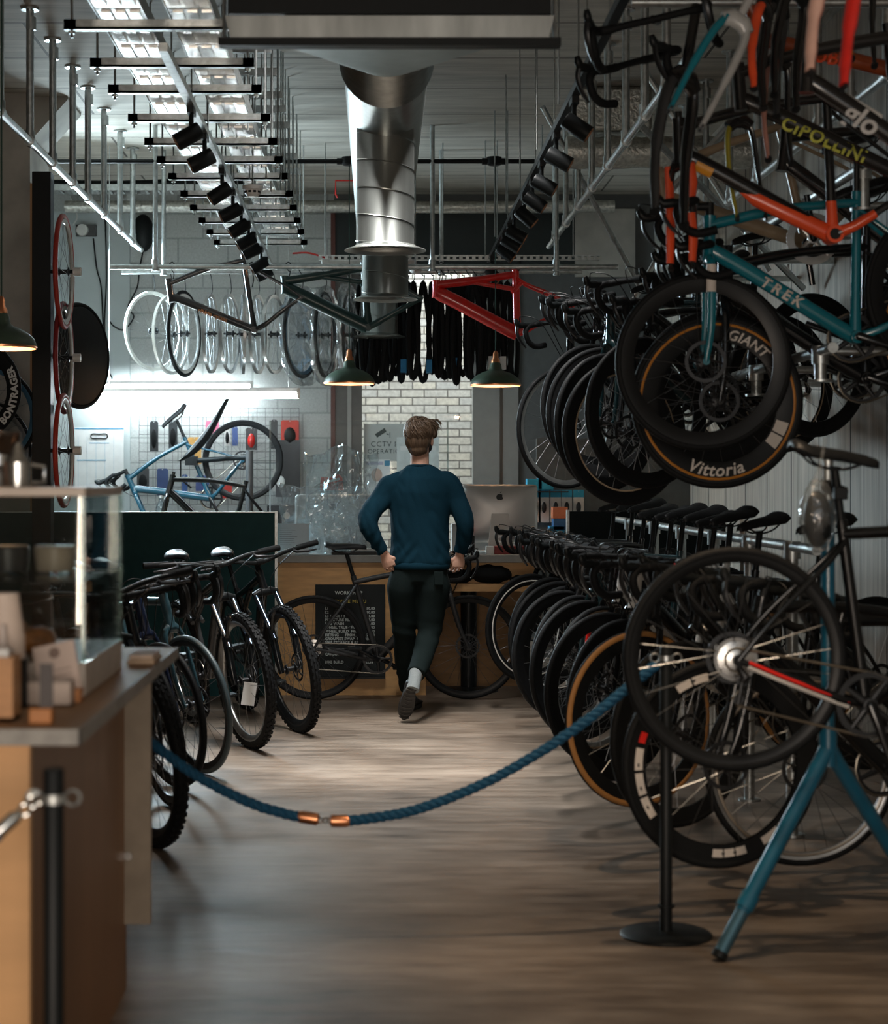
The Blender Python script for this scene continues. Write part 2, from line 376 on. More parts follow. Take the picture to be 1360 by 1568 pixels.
# horizontal spiral duct with a corrugated neck and three drops
d = empty('spiral_duct', (.04, 7.4, 3.25), label='large galvanised spiral duct running back from the fan unit with flared drops', cat='duct')
prof = []
for i in range(31): prof.append((.20+.008*(i % 2), i*.02))
m = MB(); m.lathe([(.17, -.02)]+prof, 32, axis='y'); m.build('corrugated_neck', DUCTM, d, ang=20)
m = MB(); m.lathe([(.19,.58),(.19,1.0)]+[(.19, 1+i*.5) for i in range(13)], 32, axis='y'); m.build('main_pipe', DUCTM, d)
MB().tube([(0, 3.6, .18), (0, 3.6, .75)], .008, 6).build('hanging_rod', GALV, d)
MB().tube([(.01, .65, .18), (.01, .65, .75)], .008, 6).build('hanging_rod', GALV, d)
for px, Y in ((590, 8.85), (590, 11.15), (581, 14.0)):
    r = .14; x = pX(px, Y)-.04; y = Y-7.4; zb = pZ({8.85:384, 11.15:459, 14.0:516}[Y], Y)-3.25
    m = MB(); m.lathe([(r, -.02), (r, zb+.03), (r+.012, zb+.018), (r+.055, zb+.004), (r+.058, zb), (r+.05, zb), (r-.006, zb+.03), (r-.006, -.02)], 40, (x, y, 0))
    dr = m.build('drop_pipe', DUCTM, d, ang=50)
    m = MB(); L = -zb-.05; n = int(L/.125); pts = [(x+(r+.001)*math.cos(a), y+(r+.001)*math.sin(a), -.08-L*a/(2*PI*max(n,1))*.98) for a in [2*PI*max(n,1)*k/(40*max(n,1)) for k in range(40*max(n,1)+1)]]
    m.tube(pts, .0028, 4); m.build('seam', DUCTM, dr)

# cable trays with their support bars and rods
TRAYM = pm('bright_zinc_tray', (.80,.80,.78), .27, .95, var=.25, scale=9, bump=.12)
for nm, x0, x1, lb in (('left', -1.13, -.94, 'wide bright zinc cable tray on the left side of the support bars'), ('right', -.84, -.66, 'wide bright zinc cable tray beside the left spotlight track')):
    t = empty('cable_tray', (0, 0, 3.3), label=lb, cat='cable tray')
    m = MB(); n = 30
    for i in range(n):
        y0 = 5.2+i*.3; m.box(x0, x1, y0, y0+.285, 0, .004)
        for k in range(3): xa = x0+.02+k*.058; m.box(xa, xa+.04, y0+.03, y0+.25, -.006, 0)
    m.build('base', TRAYM, t)
    m = MB(); m.box(x0-.004, x0, 5.2, 14.2, -.004, .06); m.box(x1, x1+.004, 5.2, 14.2, -.004, .06); m.build('side_rails', GALV, t)
    MB().tube([(x0+.06, 5.2, .02), (x0+.07, 9, .02), (x0+.05, 14.2, .02)], .014, 6).build('cable', BLACK, t)
ys = [7.36,8.03,8.57,9.25,9.9,10.46,11.03,11.7,12.3,12.9,13.5,14.1]
for i, y in enumerate(ys):
    s = empty('tray_support_bar', (-.9, y, 3.25), label='%s support bar from the front under the left cable trays' % ORD[i], cat='support bar', group='support bars under the cable trays')
    m = MB(); m.prism([(-.36,-.02),(.36,-.02),(.36,.02),(.31,.02),(.31,-.01),(-.31,-.01),(-.31,.02),(-.36,.02)], -.02, .02); m.box(-.36,.36,-.02,-.016,-.02,.02); m.build('bar', GALV, s)
    for sx in (-.33, .33):
        m = MB(); m.tube([(sx,0,-.05),(sx,0,H-3.25)], .006, 6); m.lathe([(.014,-.035),(.014,-.022)], 6, (sx,0,0)); m.build('rod', GALV, s)
for i, y in enumerate([9.46,10.0,10.6,11.0,11.5,12.05,12.6,13.2]):
    s = empty('rod_support_bar', (-.75, y, 3.65), label='%s short bar from the front hung with long rods right of the cable trays' % ORD[i], cat='support bar', group='short bars with long rods')
    MB().box(-.20, .20, -.02, .02, -.02, .02).build('bar', GALV, s)
    for sx in (-.13, -.02, .08, .17): MB().tube([(sx,0,-.42),(sx,0,H-3.65)], .005, 6).build('rod', GALV, s)

# spotlight tracks
SPOTG = pm('warm_lamp_glow', (1,.6,.35), .4, emit=(1.0,.42,.18), estr=5.0)
def track(xc, side, dys, y0, y1, lb):
    z = 3.12
    t = empty('light_track', (xc, y0, z), label=lb+' light track hung on thin rods', cat='light track')
    MB().box(-.018, .018, 0, y1-y0, -.012, .022).build('rail', BLACK if side > 0 else GALV, t)
    n = 9
    for i in range(n):
        y = .3+(y1-y0-.6)*i/(n-1)
        for dx in ((0,) if side < 0 else (-.05, .04)):
            MB().tube([(dx, y, .0), (dx, y, H-z)], .0045, 6).build('rod', GALV, t)
    for i, dy in enumerate(dys):
        Y = F*1.66/dy
        s = empty('track_spotlight', (xc, Y, z-.012), label='%s black spotlight from the front on the %s ceiling track' % (ORD[i], 'left' if side < 0 else 'right'), cat='spotlight', group='spotlights on the %s track' % ('left' if side < 0 else 'right'))
        m = MB(); m.box(-.016,.016,-.06,.06,-.03,0); m.build('adapter', BLACK, s)
        m = MB(); m.tube([(0,0,-.02),(0,0,-.085)], .011, 8); m.build('stem', BLACK, s)
        a = math.radians(random.uniform(26, 40)) if side < 0 else math.radians(random.uniform(28, 44))
        dirv = Vector((side*math.cos(a), -.12, -math.sin(a))).normalized()
        c0 = Vector((0,0,-.12))-dirv*.05
        q = dirv.to_track_quat('Z', 'Y').to_matrix().to_4x4(); M = Matrix.Translation(c0) @ q
        b = MB().lathe([(.0,0),(.036,.002),(.040,.01),(.040,.128),(.036,.13),(.034,.112),(0,.112)], 20, M=M).build('lamp_head', BLACK, s)
        MB().lathe([(0,.113),(.033,.113)], 16, M=M).build('lens', SPOTG, b)
        if (side < 0 and i >= 6) or (side > 0 and i >= 4):
            L = bpy.data.lights.new('spot_beam', 'SPOT'); L.energy = 2.0; L.color = (1,.55,.3); L.spot_size = 1.1; L.spot_blend = .6; L.shadow_soft_size = .03
            lo = bpy.data.objects.new('spot_beam', L); COL.objects.link(lo); lo.parent = s; lo.location = c0+dirv*.135; lo.rotation_euler = dirv.to_track_quat('-Z','Y').to_euler()
track(-.845, -1, [560,520,467,435,410,388,372,350,335], 7.2, 14.3, 'left')
track(.87, 1, [575,522,480,453,429,400,385,370,335], 4.6, 14.2, 'right')
for y_, tx, ty, e_ in ((5.3, 1.15, 6.0, 110), (4.8, .75, 4.9, 45)):    # two added warm beams without heads, out of view, brightening the right floor
    L = bpy.data.lights.new('warm_fill_beam', 'SPOT'); L.energy = e_; L.color = (1, .74, .50); L.spot_size = 1.15; L.spot_blend = .8; L.shadow_soft_size = .04
    lo = bpy.data.objects.new('warm_fill_beam', L); COL.objects.link(lo); lo.location = (.87, y_, 2.98)
    lo.rotation_euler = (Vector((tx, ty, 0))-lo.location).to_track_quat('-Z', 'Y').to_euler()
# scaffold tube rails with ceiling posts
def rail(x, z, y0, y1, posts, lb, braces=()):
    t = empty('scaffold_rail', (x, y0, z), label=lb, cat='scaffold rail')
    MB().tube([(0,0,0),(0,y1-y0,0)], .021, 12).build('tube', GALV, t)
    for y in posts:
        m = MB(); m.tube([(0,y-y0,0),(0,y-y0,H-z)], .021, 10); m.lathe([(.05,H-z-.012),(.05,H-z)], 12, (0,y-y0,0)); m.build('post', GALV, t)
        m = MB(); m.lathe([(.03,-.035),(.03,.035)], 12, (0,y-y0,0), 'y'); m.lathe([(.028,.0),(.028,.06)], 12, (0,y-y0,0)); m.build('clamp', GALV, t)
        MB().lathe([(.028,H-z-.12),(.028,H-z-.05)], 12, (.006,y-y0,0)).build('socket', GALV, t)
    for a, b in braces: MB().tube([Vector(a)-Vector((x,y0,z)), Vector(b)-Vector((x,y0,z))], .019, 8).build('brace', GALV, t)
rail(-1.9, 3.27, 8.2, 14.7, [9.2,10.0,10.7,11.4,12.0,12.7,13.5,14.2], 'left galvanised tube rail hung from the ceiling on eight posts')
rail(1.36, 3.27, 8.0, 14.5, [8.6,9.3,10.0,10.8,11.6,12.4,13.2,14.0], 'right galvanised tube rail hung from the ceiling next to the bikes',
     braces=[((1.12,12.4,3.95),(1.9,13.2,2.8)), ((1.36,9.5,3.27),(2.4,10.3,2.5)), ((2.4,12.0,3.9),(1.7,12.2,2.6))])
rail(2.12, 3.1, 7.4, 13.5, [7.6,8.2,8.8,9.5,10.2,11.0,11.8,12.6], 'second galvanised tube rail near the right wall above the bikes',
     braces=[((1.6,11.0,3.9),(2.4,11.2,2.7)), ((2.4,9.0,3.9),(1.5,9.4,2.9))])
# black cable ladder over the workshop, slotted strut, hanging rails
t = empty('cable_ladder', (0, 15, 3.78), label='narrow cable ladder with black cables high over the workshop', cat='cable tray')
m = MB()
for y in (-.1,.1): m.box(-2.7, -1.0, y-.006, y+.006, 0, .05)
for i in range(18): m.box(-2.7+i*.1, -2.68+i*.1, -.1, .1, 0, .012)
m.build('ladder', GALV, t); m = MB()
for k in range(3): m.tube([(-2.72, -.04+k*.04, .07), (-2.2, -.04+k*.04, .06), (-1.6,-.03+k*.03,.075+.01*k), (-1.02,-.04+k*.04,.06)], .03, 8)
m.build('cables', BLACK, t)
for sx in (-2.4, -1.3): MB().tube([(sx,0,.0),(sx,0,.22)], .006, 6).build('rod', GALV, t)
t = empty('slotted_strut', (0, 14.0, 3.12), label='slotted steel strut spanning above the hanging tyres', cat='support bar')
m = MB(); m.box(-.45, 1.7, -.02, .02, .012, .02); m.box(-.45,1.7,-.02,.02,-.02,-.012)
for i in range(44): m.box(-.45+i*.049, -.45+i*.049+.024, -.02, .02, -.013, .013)
m.build('bar', GALV, t)
for sx in (-.4, .5, 1.5): MB().tube([(sx,0,0),(sx,0,H-3.12)], .006, 6).build('rod', GALV, t)
def hrail(Y, z, x0, x1, drops, lb):
    t = empty('hanging_rail', (0, Y, z), label=lb, cat='hanging rail')
    MB().tube([(x0,0,0),(x1,0,0)], .02, 12).build('tube', GALV, t)
    for x in drops: m = MB(); m.tube([(x,0,0),(x,0,H-z)], .018, 10); m.lathe([(.028,-.03),(.028,.05)], 10, (x,0,0)); m.build('post', GALV, t)
    return t
hrail(13.3, 2.97, -1.94, 1.75, [pX(238,13.3), .4, 1.3], 'front galvanised hanging rail across the shop carrying bare frames')
hrail(14.3, 3.05, -2.0, 1.6, [pX(251,14.3), .5, 1.4], 'rear galvanised hanging rail carrying wheels and tyres')
# small fittings
b = empty('batten_light', (pX(565,13.9), 13.9, pZ(405,13.9)), label='unlit white batten fitting beside the duct above the hanging tyres', cat='light fitting')
MB().box(-.36,.36,-.03,.03,-.025,.03).build('body', WHITE, b, bevel=.008); MB().box(-.36,-.30,-.034,.034,-.03,.034).build('end_cap', WHITE, b, bevel=.006)
MB().tube([(.2,0,.03),(.2,0,.07),(.2,.1,.09)], .006, 6).build('bracket', GALV, b)
for px, py, Y, lb in ((636,408,13.6,'white smoke detector hanging beside the middle duct drop'), (387,288,10.5,'white smoke detector below the left cable tray')):
    p = at(px, py, Y); s = empty('smoke_detector', p, label=lb, cat='smoke detector')
    MB().lathe([(0,-.05),(.03,-.05),(.045,-.03),(.045,-.012),(.06,-.01),(.06,.012),(0,.014)], 20).build('body', WHITE, s)
    m = MB()
    for k in range(10): a = 2*PI*k/10; m.box(.044,.047,-.008,.008,-.03,-.018, Matrix.Rotation(a,4,'Z'))
    m.build('vents', BLACK, s)
    MB().tube([(0,0,.01),(0,0,H-p[2])], .006, 6).build('stem', GALV, s)
# pendants
PEND = pm('pendant_green_enamel', (.06,.095,.068), .42, spec=.25, var=.1); COPPER = pm('copper', (.75,.32,.16), .3, 1.0)
PGLOW = pm('warm_enamel_inside', (.9,.62,.42), .5)
def pendant(p, dia, ztop, lb, cord=pm('green_cord', (.02,.06,.045), .7), lit=6):
    t = empty('pendant_lamp', p, label=lb, cat='pendant lamp'); r = dia/2
    outer = [(r,0),(r*1.0,.012),(r*.93,.04),(r*.78,.068),(r*.55,.092),(r*.33,.105),(r*.25,.118),(r*.22,.15),(r*.18,.165)]
    inner = [(q*.97, z-.006) for q, z in outer]
    MB().lathe(outer, 40, cap=False).build('shade', PEND, t)
    MB().lathe([(r*1.0,-.003),(r*1.006,.006)], 40, cap=False).build('rim', COPPER, t)
    MB().lathe(inner, 40, cap=False).build('inside', PGLOW, t)
    MB().lathe([(r*.18,.16),(r*.17,.185),(r*.11,.2),(r*.10,.235),(.008,.25)], 16).build('cap', COPPER, t)
    MB().tube([(0,0,.24),(0,0,ztop-p[2])], .0045, 6).build('cord', cord, t)
    MB().ell((0,0,.05), (.03,.03,.04), 12, 8).build('bulb', pm('bulb_glow', (1,.7,.4), .4, emit=(1,.62,.32), estr=25), t)
    L = bpy.data.lights.new('pendant_light', 'POINT'); L.energy = lit; L.color = (1,.6,.32); L.shadow_soft_size = .03
    lo = bpy.data.objects.new('pendant_light', L); COL.objects.link(lo); lo.parent = t; lo.location = (0,0,.005)
pendant(at(535,587,13.3), .37, zc-.02, 'left green pendant lamp with copper cap over the counter')
pendant(at(759,590,13.3), .37, zc-.02, 'right green pendant lamp with copper cap over the counter')
pendant(Vector((-1.83, 8.9, 2.065)), .34, H, 'green pendant lamp cut off at the picture edge by the pillar')
# ------------------------------------------------------------------ bicycles: x forward, z up, drive side at -y, origin on the ground under the cranks
GEO = {'road': dict(RA=(-.41,0,.34), FA=(.585,0,.34), BB=(0,0,.27), HB=(.455,0,.715), HT=(.41,0,.865), ST=(-.15,0,.775), SC=(-.20,0,.945), R=.325, t=.0145),
       'mtb':  dict(RA=(-.435,0,.36), FA=(.665,0,.36), BB=(0,0,.325), HB=(.445,0,.80), HT=(.405,0,.905), ST=(-.155,0,.745), SC=(-.24,0,.945), R=.335, t=.027)}
GUM = pm('tan_sidewall', (.42,.20,.06), .6); RIMB = pm('carbon_rim', (.010,.011,.012), .34, spec=.2)
RIMA = pm('alloy_rim', (.45,.46,.46), .3, .9); DECAL = pm('pale_decal', (.72,.66,.60), .5, var=.04); SILV = pm('silver_part', (.55,.55,.54), .25, .95)
SADM = pm('saddle_black', (.011,.012,.013), .42, bump=.1, scale=80, spec=.2); TAPE = pm('bar_tape', (.010,.011,.012), .6, bump=.3, scale=120, spec=.12)
CHAINM = pm('chain_steel', (.30,.27,.22), .35, .9)

def V(t): return Vector(t)
def frame_mb(kind, fat=1.0):
    g = GEO[kind]; m = MB(); BB, RA, HB, HT, ST = [V(g[k]) for k in ('BB','RA','HB','HT','ST')]
    big = kind == 'mtb'
    ax = (HT-HB).normalized()
    m.tube([HB-ax*.01, HB+ax*.02, HT-ax*.02, HT+ax*.005], [q*(1+(fat-1)*.6) for q in (.027,.024,.023,.025)], 14)
    d0 = HB+ax*(.035 if not big else .03); r = (.03 if not big else .034)*fat
    m.tube(smooth_path([d0, d0.lerp(BB,.3)+V((0,0,.006)), d0.lerp(BB,.75), BB], 5), [r*.85]+[r]*14+[r*.95], 14, flat=.8)
    t0 = HT-ax*.03
    m.tube(smooth_path([t0, t0.lerp(ST,.5)+V((0,0,.012 if not big else -.01)), ST-V((0,0,.012))], 6), [q*fat for q in [.021]*6+[.018]*6+[.016]], 12, flat=1.15/fat**.5)
    m.tube([BB, BB.lerp(ST,.25), ST, ST+(ST-BB).normalized()*.03], [q*fat for q in (.026,.019,.0175,.019)], 12, flat=.9)
    m.lathe([(.0,-.037),(.024,-.037),(.026,-.03),(.026,.03),(.024,.037),(0,.037)], 16, BB, 'y')
    for s in (-1, 1):
        m.tube(smooth_path([ST+V((.012,s*.014,-.03)), ST+V((-.04,s*.04,-.11)), RA.lerp(ST,.35)+V((0,s*.062,0)), RA+V((0,s*.064,0))], 5), .0085 if not big else .011, 8, flat=.8)
        m.tube(smooth_path([BB+V((-.015,s*.028,0)), BB+V((-.10,s*.045,.006)), RA.lerp(BB,.4)+V((0,s*.06,0)), RA+V((0,s*.064,0))], 5), [q*fat for q in [.015]*6+[.012]*6+[.009]*4], 8, flat=.75/fat)
        m.lathe([(0,-.004),(.018,-.004),(.018,.004),(0,.004)], 12, RA+V((0,s*.064,0)), 'y')
    if big:   # shock and linkage
        m.tube([ST.lerp(BB,.25)+V((.02,0,0)), t0.lerp(ST,.45)-V((0,0,.02))], .018, 10)
        m.tube([ST.lerp(BB,.2)+V((-.05,.03,.0)), ST.lerp(BB,.3)+V((.03,.03,0))], .013, 8); m.tube([ST.lerp(BB,.2)+V((-.05,-.03,.0)), ST.lerp(BB,.3)+V((.03,-.03,0))], .013, 8)
    return m
def fork_mb(kind, steer=True):
    g = GEO[kind]; HB, FA, HT = V(g['HB']), V(g['FA']), V(g['HT']); ax = (HB-HT).normalized(); m = MB()
    if kind == 'road':
        c = HB+ax*.012
        if steer: m.tube([c, HT-ax*.03], .014, 10)
        m.tube([c+V((0,-.036,-.012)), c+V((0,-.02,.002)), c+V((0,.02,.002)), c+V((0,.036,-.012))], [.015,.019,.019,.015], 10, flat=1.3)
        for s in (-1, 1):
            m.tube(smooth_path([c+V((0,s*.03,0)), c+ax*.06+V((0,s*.05,0)), FA.lerp(c,.35)+V((-.012,s*.054,0)), FA+V((0,s*.052,0))], 5), [.017]*5+[.016]*6+[.013]*3+[.011]*2, 10, flat=.65)
            m.lathe([(0,-.004),(.014,-.004),(.014,.004),(0,.004)], 10, FA+V((0,s*.052,0)), 'y')
    return m
def tyre_mb(R, t, knob=False):
    m = MB(); n = 10
    m.lathe([(R+t*math.cos(2*PI*k/n), t*math.sin(2*PI*k/n)) for k in range(n)], 56, axis='y', closed=True)
    if knob:
        for k in range(60):
            a = 2*PI*k/60
            for s in (-1, 0, 1):
                M = Matrix.Rotation(a+(.05 if s else 0), 4, 'Y') @ Matrix.Translation((0, s*t*.62, R+t*(.98 if s == 0 else .76)))
                m.box(-.009,.009,-.005,.005,-.004,.005, M)
    return m
def rim_mb(R, t, depth):
    ro = R-t*.55
    return MB().lathe([(ro,-t*.8),(ro,t*.8),(ro-depth*.5,t*.72),(ro-depth,.004),(ro-depth,-.004),(ro-depth*.5,-t*.72)], 56, axis='y', closed=True)
def spokes_mb(ri, n=20):
    m = MB()
    for k in range(n):
        a = 2*PI*k/n; s = 1 if k % 2 else -1; b = a+(.9 if (k//2) % 2 else -.9)
        m.tube([(ri*math.cos(a), 0, ri*math.sin(a)), (.024*math.cos(b), s*.026, .024*math.sin(b))], .0011, 4, cap=False)
    return m
def hub_mb(rotor=True):
    m = MB(); m.lathe([(0,-.05),(.008,-.05),(.01,-.036),(.027,-.03),(.027,-.024),(.014,-.018),(.014,.018),(.027,.024),(.027,.03),(.01,.036),(.008,.05),(0,.05)], 16, axis='y')
    if rotor:
        m.lathe([(.066,.039),(.08,.039),(.08,.041),(.066,.041)], 32, axis='y', closed=True)
        for k in range(6):
            a = 2*PI*k/6; m.tube([(.02*math.cos(a),.04,.02*math.sin(a)), (.068*math.cos(a+.4),.04,.068*math.sin(a+.4))], .004, 5)
    return m
def cassette_mb():
    m = MB()
    for i, r in enumerate([.055,.049,.043,.037,.031,.026]):
        y = -.018-i*.0045
        prof = []
        m.lathe([(0,y),(r-.004,y),(r,y-.0008),(r-.004,y-.0017),(0,y-.0017)], 36, axis='y')
    return m
def wheel(kind, name='wheel', parent=None, loc=(0,0,0), depth=.05, rim=RIMB, tyre=RUBBER, cass=False, rotor=True, spoke=SPOKE, spokes=True):
    g = GEO[kind]; R, t = g['R'], g['t']
    w = tyre_mb(R, t, kind == 'mtb').build(name, tyre, parent, loc=loc)
    rim_mb(R, t, depth).build('rim', rim, w)
    if spokes: spokes_mb(R-t*.5-depth+.004, 24 if depth < .04 else 18).build('spokes', spoke, w)
    hub_mb(rotor).build('hub', DARKMET, w)
    if cass: cassette_mb().build('cassette', SILV, w)
    return w
def rim_text(w, s, radius, ang, size, mat=DECAL, y=-.013, bold=.006, shear=.2, flip=False):
    """lettering bent round the rim; ang is where its middle sits, degrees from +x towards +z, read from the -y side (or +y when flip)"""
    v, f = text_geo(s, size, 1.05, shear, bold); out = []
    for p in v:
        a = math.radians(ang)+(p.x/radius if flip else -p.x/radius); r = radius+p.y
        out.append((r*math.cos(a), y, r*math.sin(a)))
    return MB().add(out, f).build('lettering', mat, w)
def rim_text_in(w, s, radius, ang, size, mat=DECAL, y=.013, bold=.006, shear=.2, flip=True):
    v, f = text_geo(s, size, 1.05, shear, bold); out = []
    for p in v:       # baseline towards the tyre: tops of the letters point at the hub
        a = math.radians(ang)+(-p.x/radius if flip else p.x/radius); r = radius-p.y
        out.append((r*math.cos(a), y, r*math.sin(a)))
    return MB().add(out, f).build('lettering', mat, w)
def rim_blocks(w, r0, r1, a0, a1, n, y, mat=DECAL, name='rim_decal'):
    m = MB(); st = (a1-a0)/n
    for k in range(n):
        A = [math.radians(a0+st*k+st*.06+st*.88*j/6) for j in range(7)]
        top = [(r1*math.cos(a), y, r1*math.sin(a)) for a in A]; bot = [(r0*math.cos(a), y, r0*math.sin(a)) for a in A]
        o = top+bot; f = [(j, j+1, 7+j+1, 7+j) for j in range(6)]
        m.add(o, f)
        a = math.radians(a0+st*(k+.5)); c = V(((r0+r1)/2*math.cos(a), y*1.06, (r0+r1)/2*math.sin(a)))
    return m.build(name, mat, w)
def saddle_mb(SCl, nose=.0):
    m = MB(); secs = [(-.145,.045,.006),(-.13,.066,.012),(-.09,.072,.014),(-.03,.052,.014),(.02,.030,.013),(.08,.021,.012),(.115,.018,.010),(.128,.010,.004)]
    rings = []
    for x, w, h in secs:
        z = .055+(.010 if x < -.09 else 0)-max(0, x-.06)*.12+(0.004 if x < -.1 else 0)
        ring = []
        for k in range(16):
            a = 2*PI*k/16; ca, sa = math.cos(a), math.sin(a)
            ring.append(SCl+V((x, w*ca, z+h*(sa if sa > 0 else sa*1.3)-.018*abs(ca)**3)))
        rings.append(ring)
    m.loft(rings)
    return m
def saddle(root, SCl):
    s = saddle_mb(SCl).build('saddle', SADM, root, ang=60)
    m = MB()
    for q in (-1, 1): m.tube(smooth_path([SCl+V((-.11,q*.04,.045)), SCl+V((-.06,q*.022,.012)), SCl+V((.02,q*.022,.010)), SCl+V((.085,q*.012,.04))], 4), .0036, 6)
    m.build('rails', DARKMET, s)
    return s
def drop_bar_mb(C):
    m = MB()
    for s in (-1, 1):
        p = [(0,0,0),(0,s*.09,.001),(0,s*.165,0),(.018,s*.198,0),(.062,s*.205,-.002),(.088,s*.207,-.03),(.078,s*.209,-.085),(.035,s*.211,-.122),(-.035,s*.213,-.128)]
        q = smooth_path([C+V(x) for x in p], 4); n = len(q)
        m.tube(q, [.0135 if i < 7 else .0165 for i in range(n)], 10)
    return m
def hoods(C, bar):
    for s in (-1, 1):
        m = MB(); m.tube(smooth_path([C+V((.052,s*.205,.002)), C+V((.09,s*.205,.012)), C+V((.13,s*.203,.022)), C+V((.142,s*.201,.058))], 4), [.015]*4+[.018]*4+[.017]*3+[.014,.010], 10, flat=.85)
        h = m.build('hood', BLACK, bar)
    for s in (-1, 1):
        MB().tube(smooth_path([C+V((.135,s*.205,.02)), C+V((.142,s*.212,-.02)), C+V((.128,s*.215,-.07)), C+V((.10,s*.216,-.115))], 4), [.008]*8+[.007]*3+[.005]*2, 8, flat=1.5).build('brake_lever', DARKMET, bar)
def crank_parts(root, BB, ring=.095, ang=35, ringmat=DARKMET, pedals=True, band=.016):
    m = MB(); y = -.047; n = 44
    R = []
    for rr, yy in ((ring-band, y+.001), (ring, y+.001), (ring, y-.002), (ring-band, y-.002)):
        R.append([BB+V(((rr+(.003 if (k % 2 and rr == ring) else 0))*math.cos(2*PI*k/(2*n)), yy, (rr+(.003 if (k % 2 and rr == ring) else 0))*math.sin(2*PI*k/(2*n)))) for k in range(2*n)])
    m.loft(R, closed=True)
    for k in range(4):
        a = math.radians(ang)+2*PI*k/4+.6; m.tube([BB+V((0,y,0)), BB+V(((ring-.012)*math.cos(a), y, (ring-.012)*math.sin(a)))], [.013,.007], 8, flat=.4)
    m.lathe([(0,.0),(.022,.0),(.022,-.018),(0,-.02)], 18, BB+V((0,y,0)), 'y')
    cr = m.build('chainring', ringmat, root)
    for s, da in ((-1, 0), (1, 180)):
        a = math.radians(ang+da); yy = s*.068; e = V((.172*math.cos(a), 0, .172*math.sin(a)))
        m = MB(); m.tube([BB+V((0,s*.05,0)), BB+V((0,yy,0)), ], .016, 10); m.tube([BB+V((0,yy,0))-e*.06, BB+V((0,yy,0)), BB+e*.6+V((0,yy+s*.008,0)), BB+e*1.04+V((0,yy+s*.012,0))], [.012,.017,.0135,.013], 10, flat=.6)
        c = m.build('crank_arm', GLOSSBLACK, root)
        if pedals:
            p = BB+e+V((0,yy+s*.06,0)); m = MB(); m.box(p.x-.045,p.x+.045,p.y-.038,p.y+.038,p.z-.008,p.z+.008); m.tube([p-V((0,s*.055,0)), p], .006, 6)
            m.build('pedal', BLACK, c, bevel=.004)
    return cr
def drivetrain(root, g, ring, mat=CHAINM):
    BB, RA = V(g['BB']), V(g['RA']); y = -.046; r1, r2 = ring, .036; jock = RA+V((.02,0,-.115)); pul = RA+V((.022,0,-.06))
    pts = []
    for k in range(9): a = PI/2-PI*k/8; pts.append(BB+V((r1*math.cos(a), y, r1*math.sin(a))))
    pts += [jock+V((.0,y,-.018)), jock+V((-.018,y,0)), pul+V((.012,y,-.004)), pul+V((.0,y,.014))]
    for k in range(6): a = -PI/2-PI*k/5+0.2; pts.append(RA+V((r2*math.cos(a), y+.01, r2*math.sin(a))))
    MB().tube(pts, .0042, 6, closed=True, flat=.8).build('chain', mat, root)
    m = MB(); m.tube([RA+V((.005,y-.006,-.02)), RA+V((.028,y-.018,-.045)), pul+V((0,y-.012,0))], [.009,.014,.012], 10)
    m.tube([pul+V((0,y-.010,.012)), jock+V((0,y-.010,-.012))], .007, 8, flat=.5)
    for c in (pul, jock): m.lathe([(0,-.004),(.016,-.004),(.016,.004),(0,.004)], 14, c+V((0,y,0)), 'y')
    m.build('rear_derailleur', DARKMET, root)

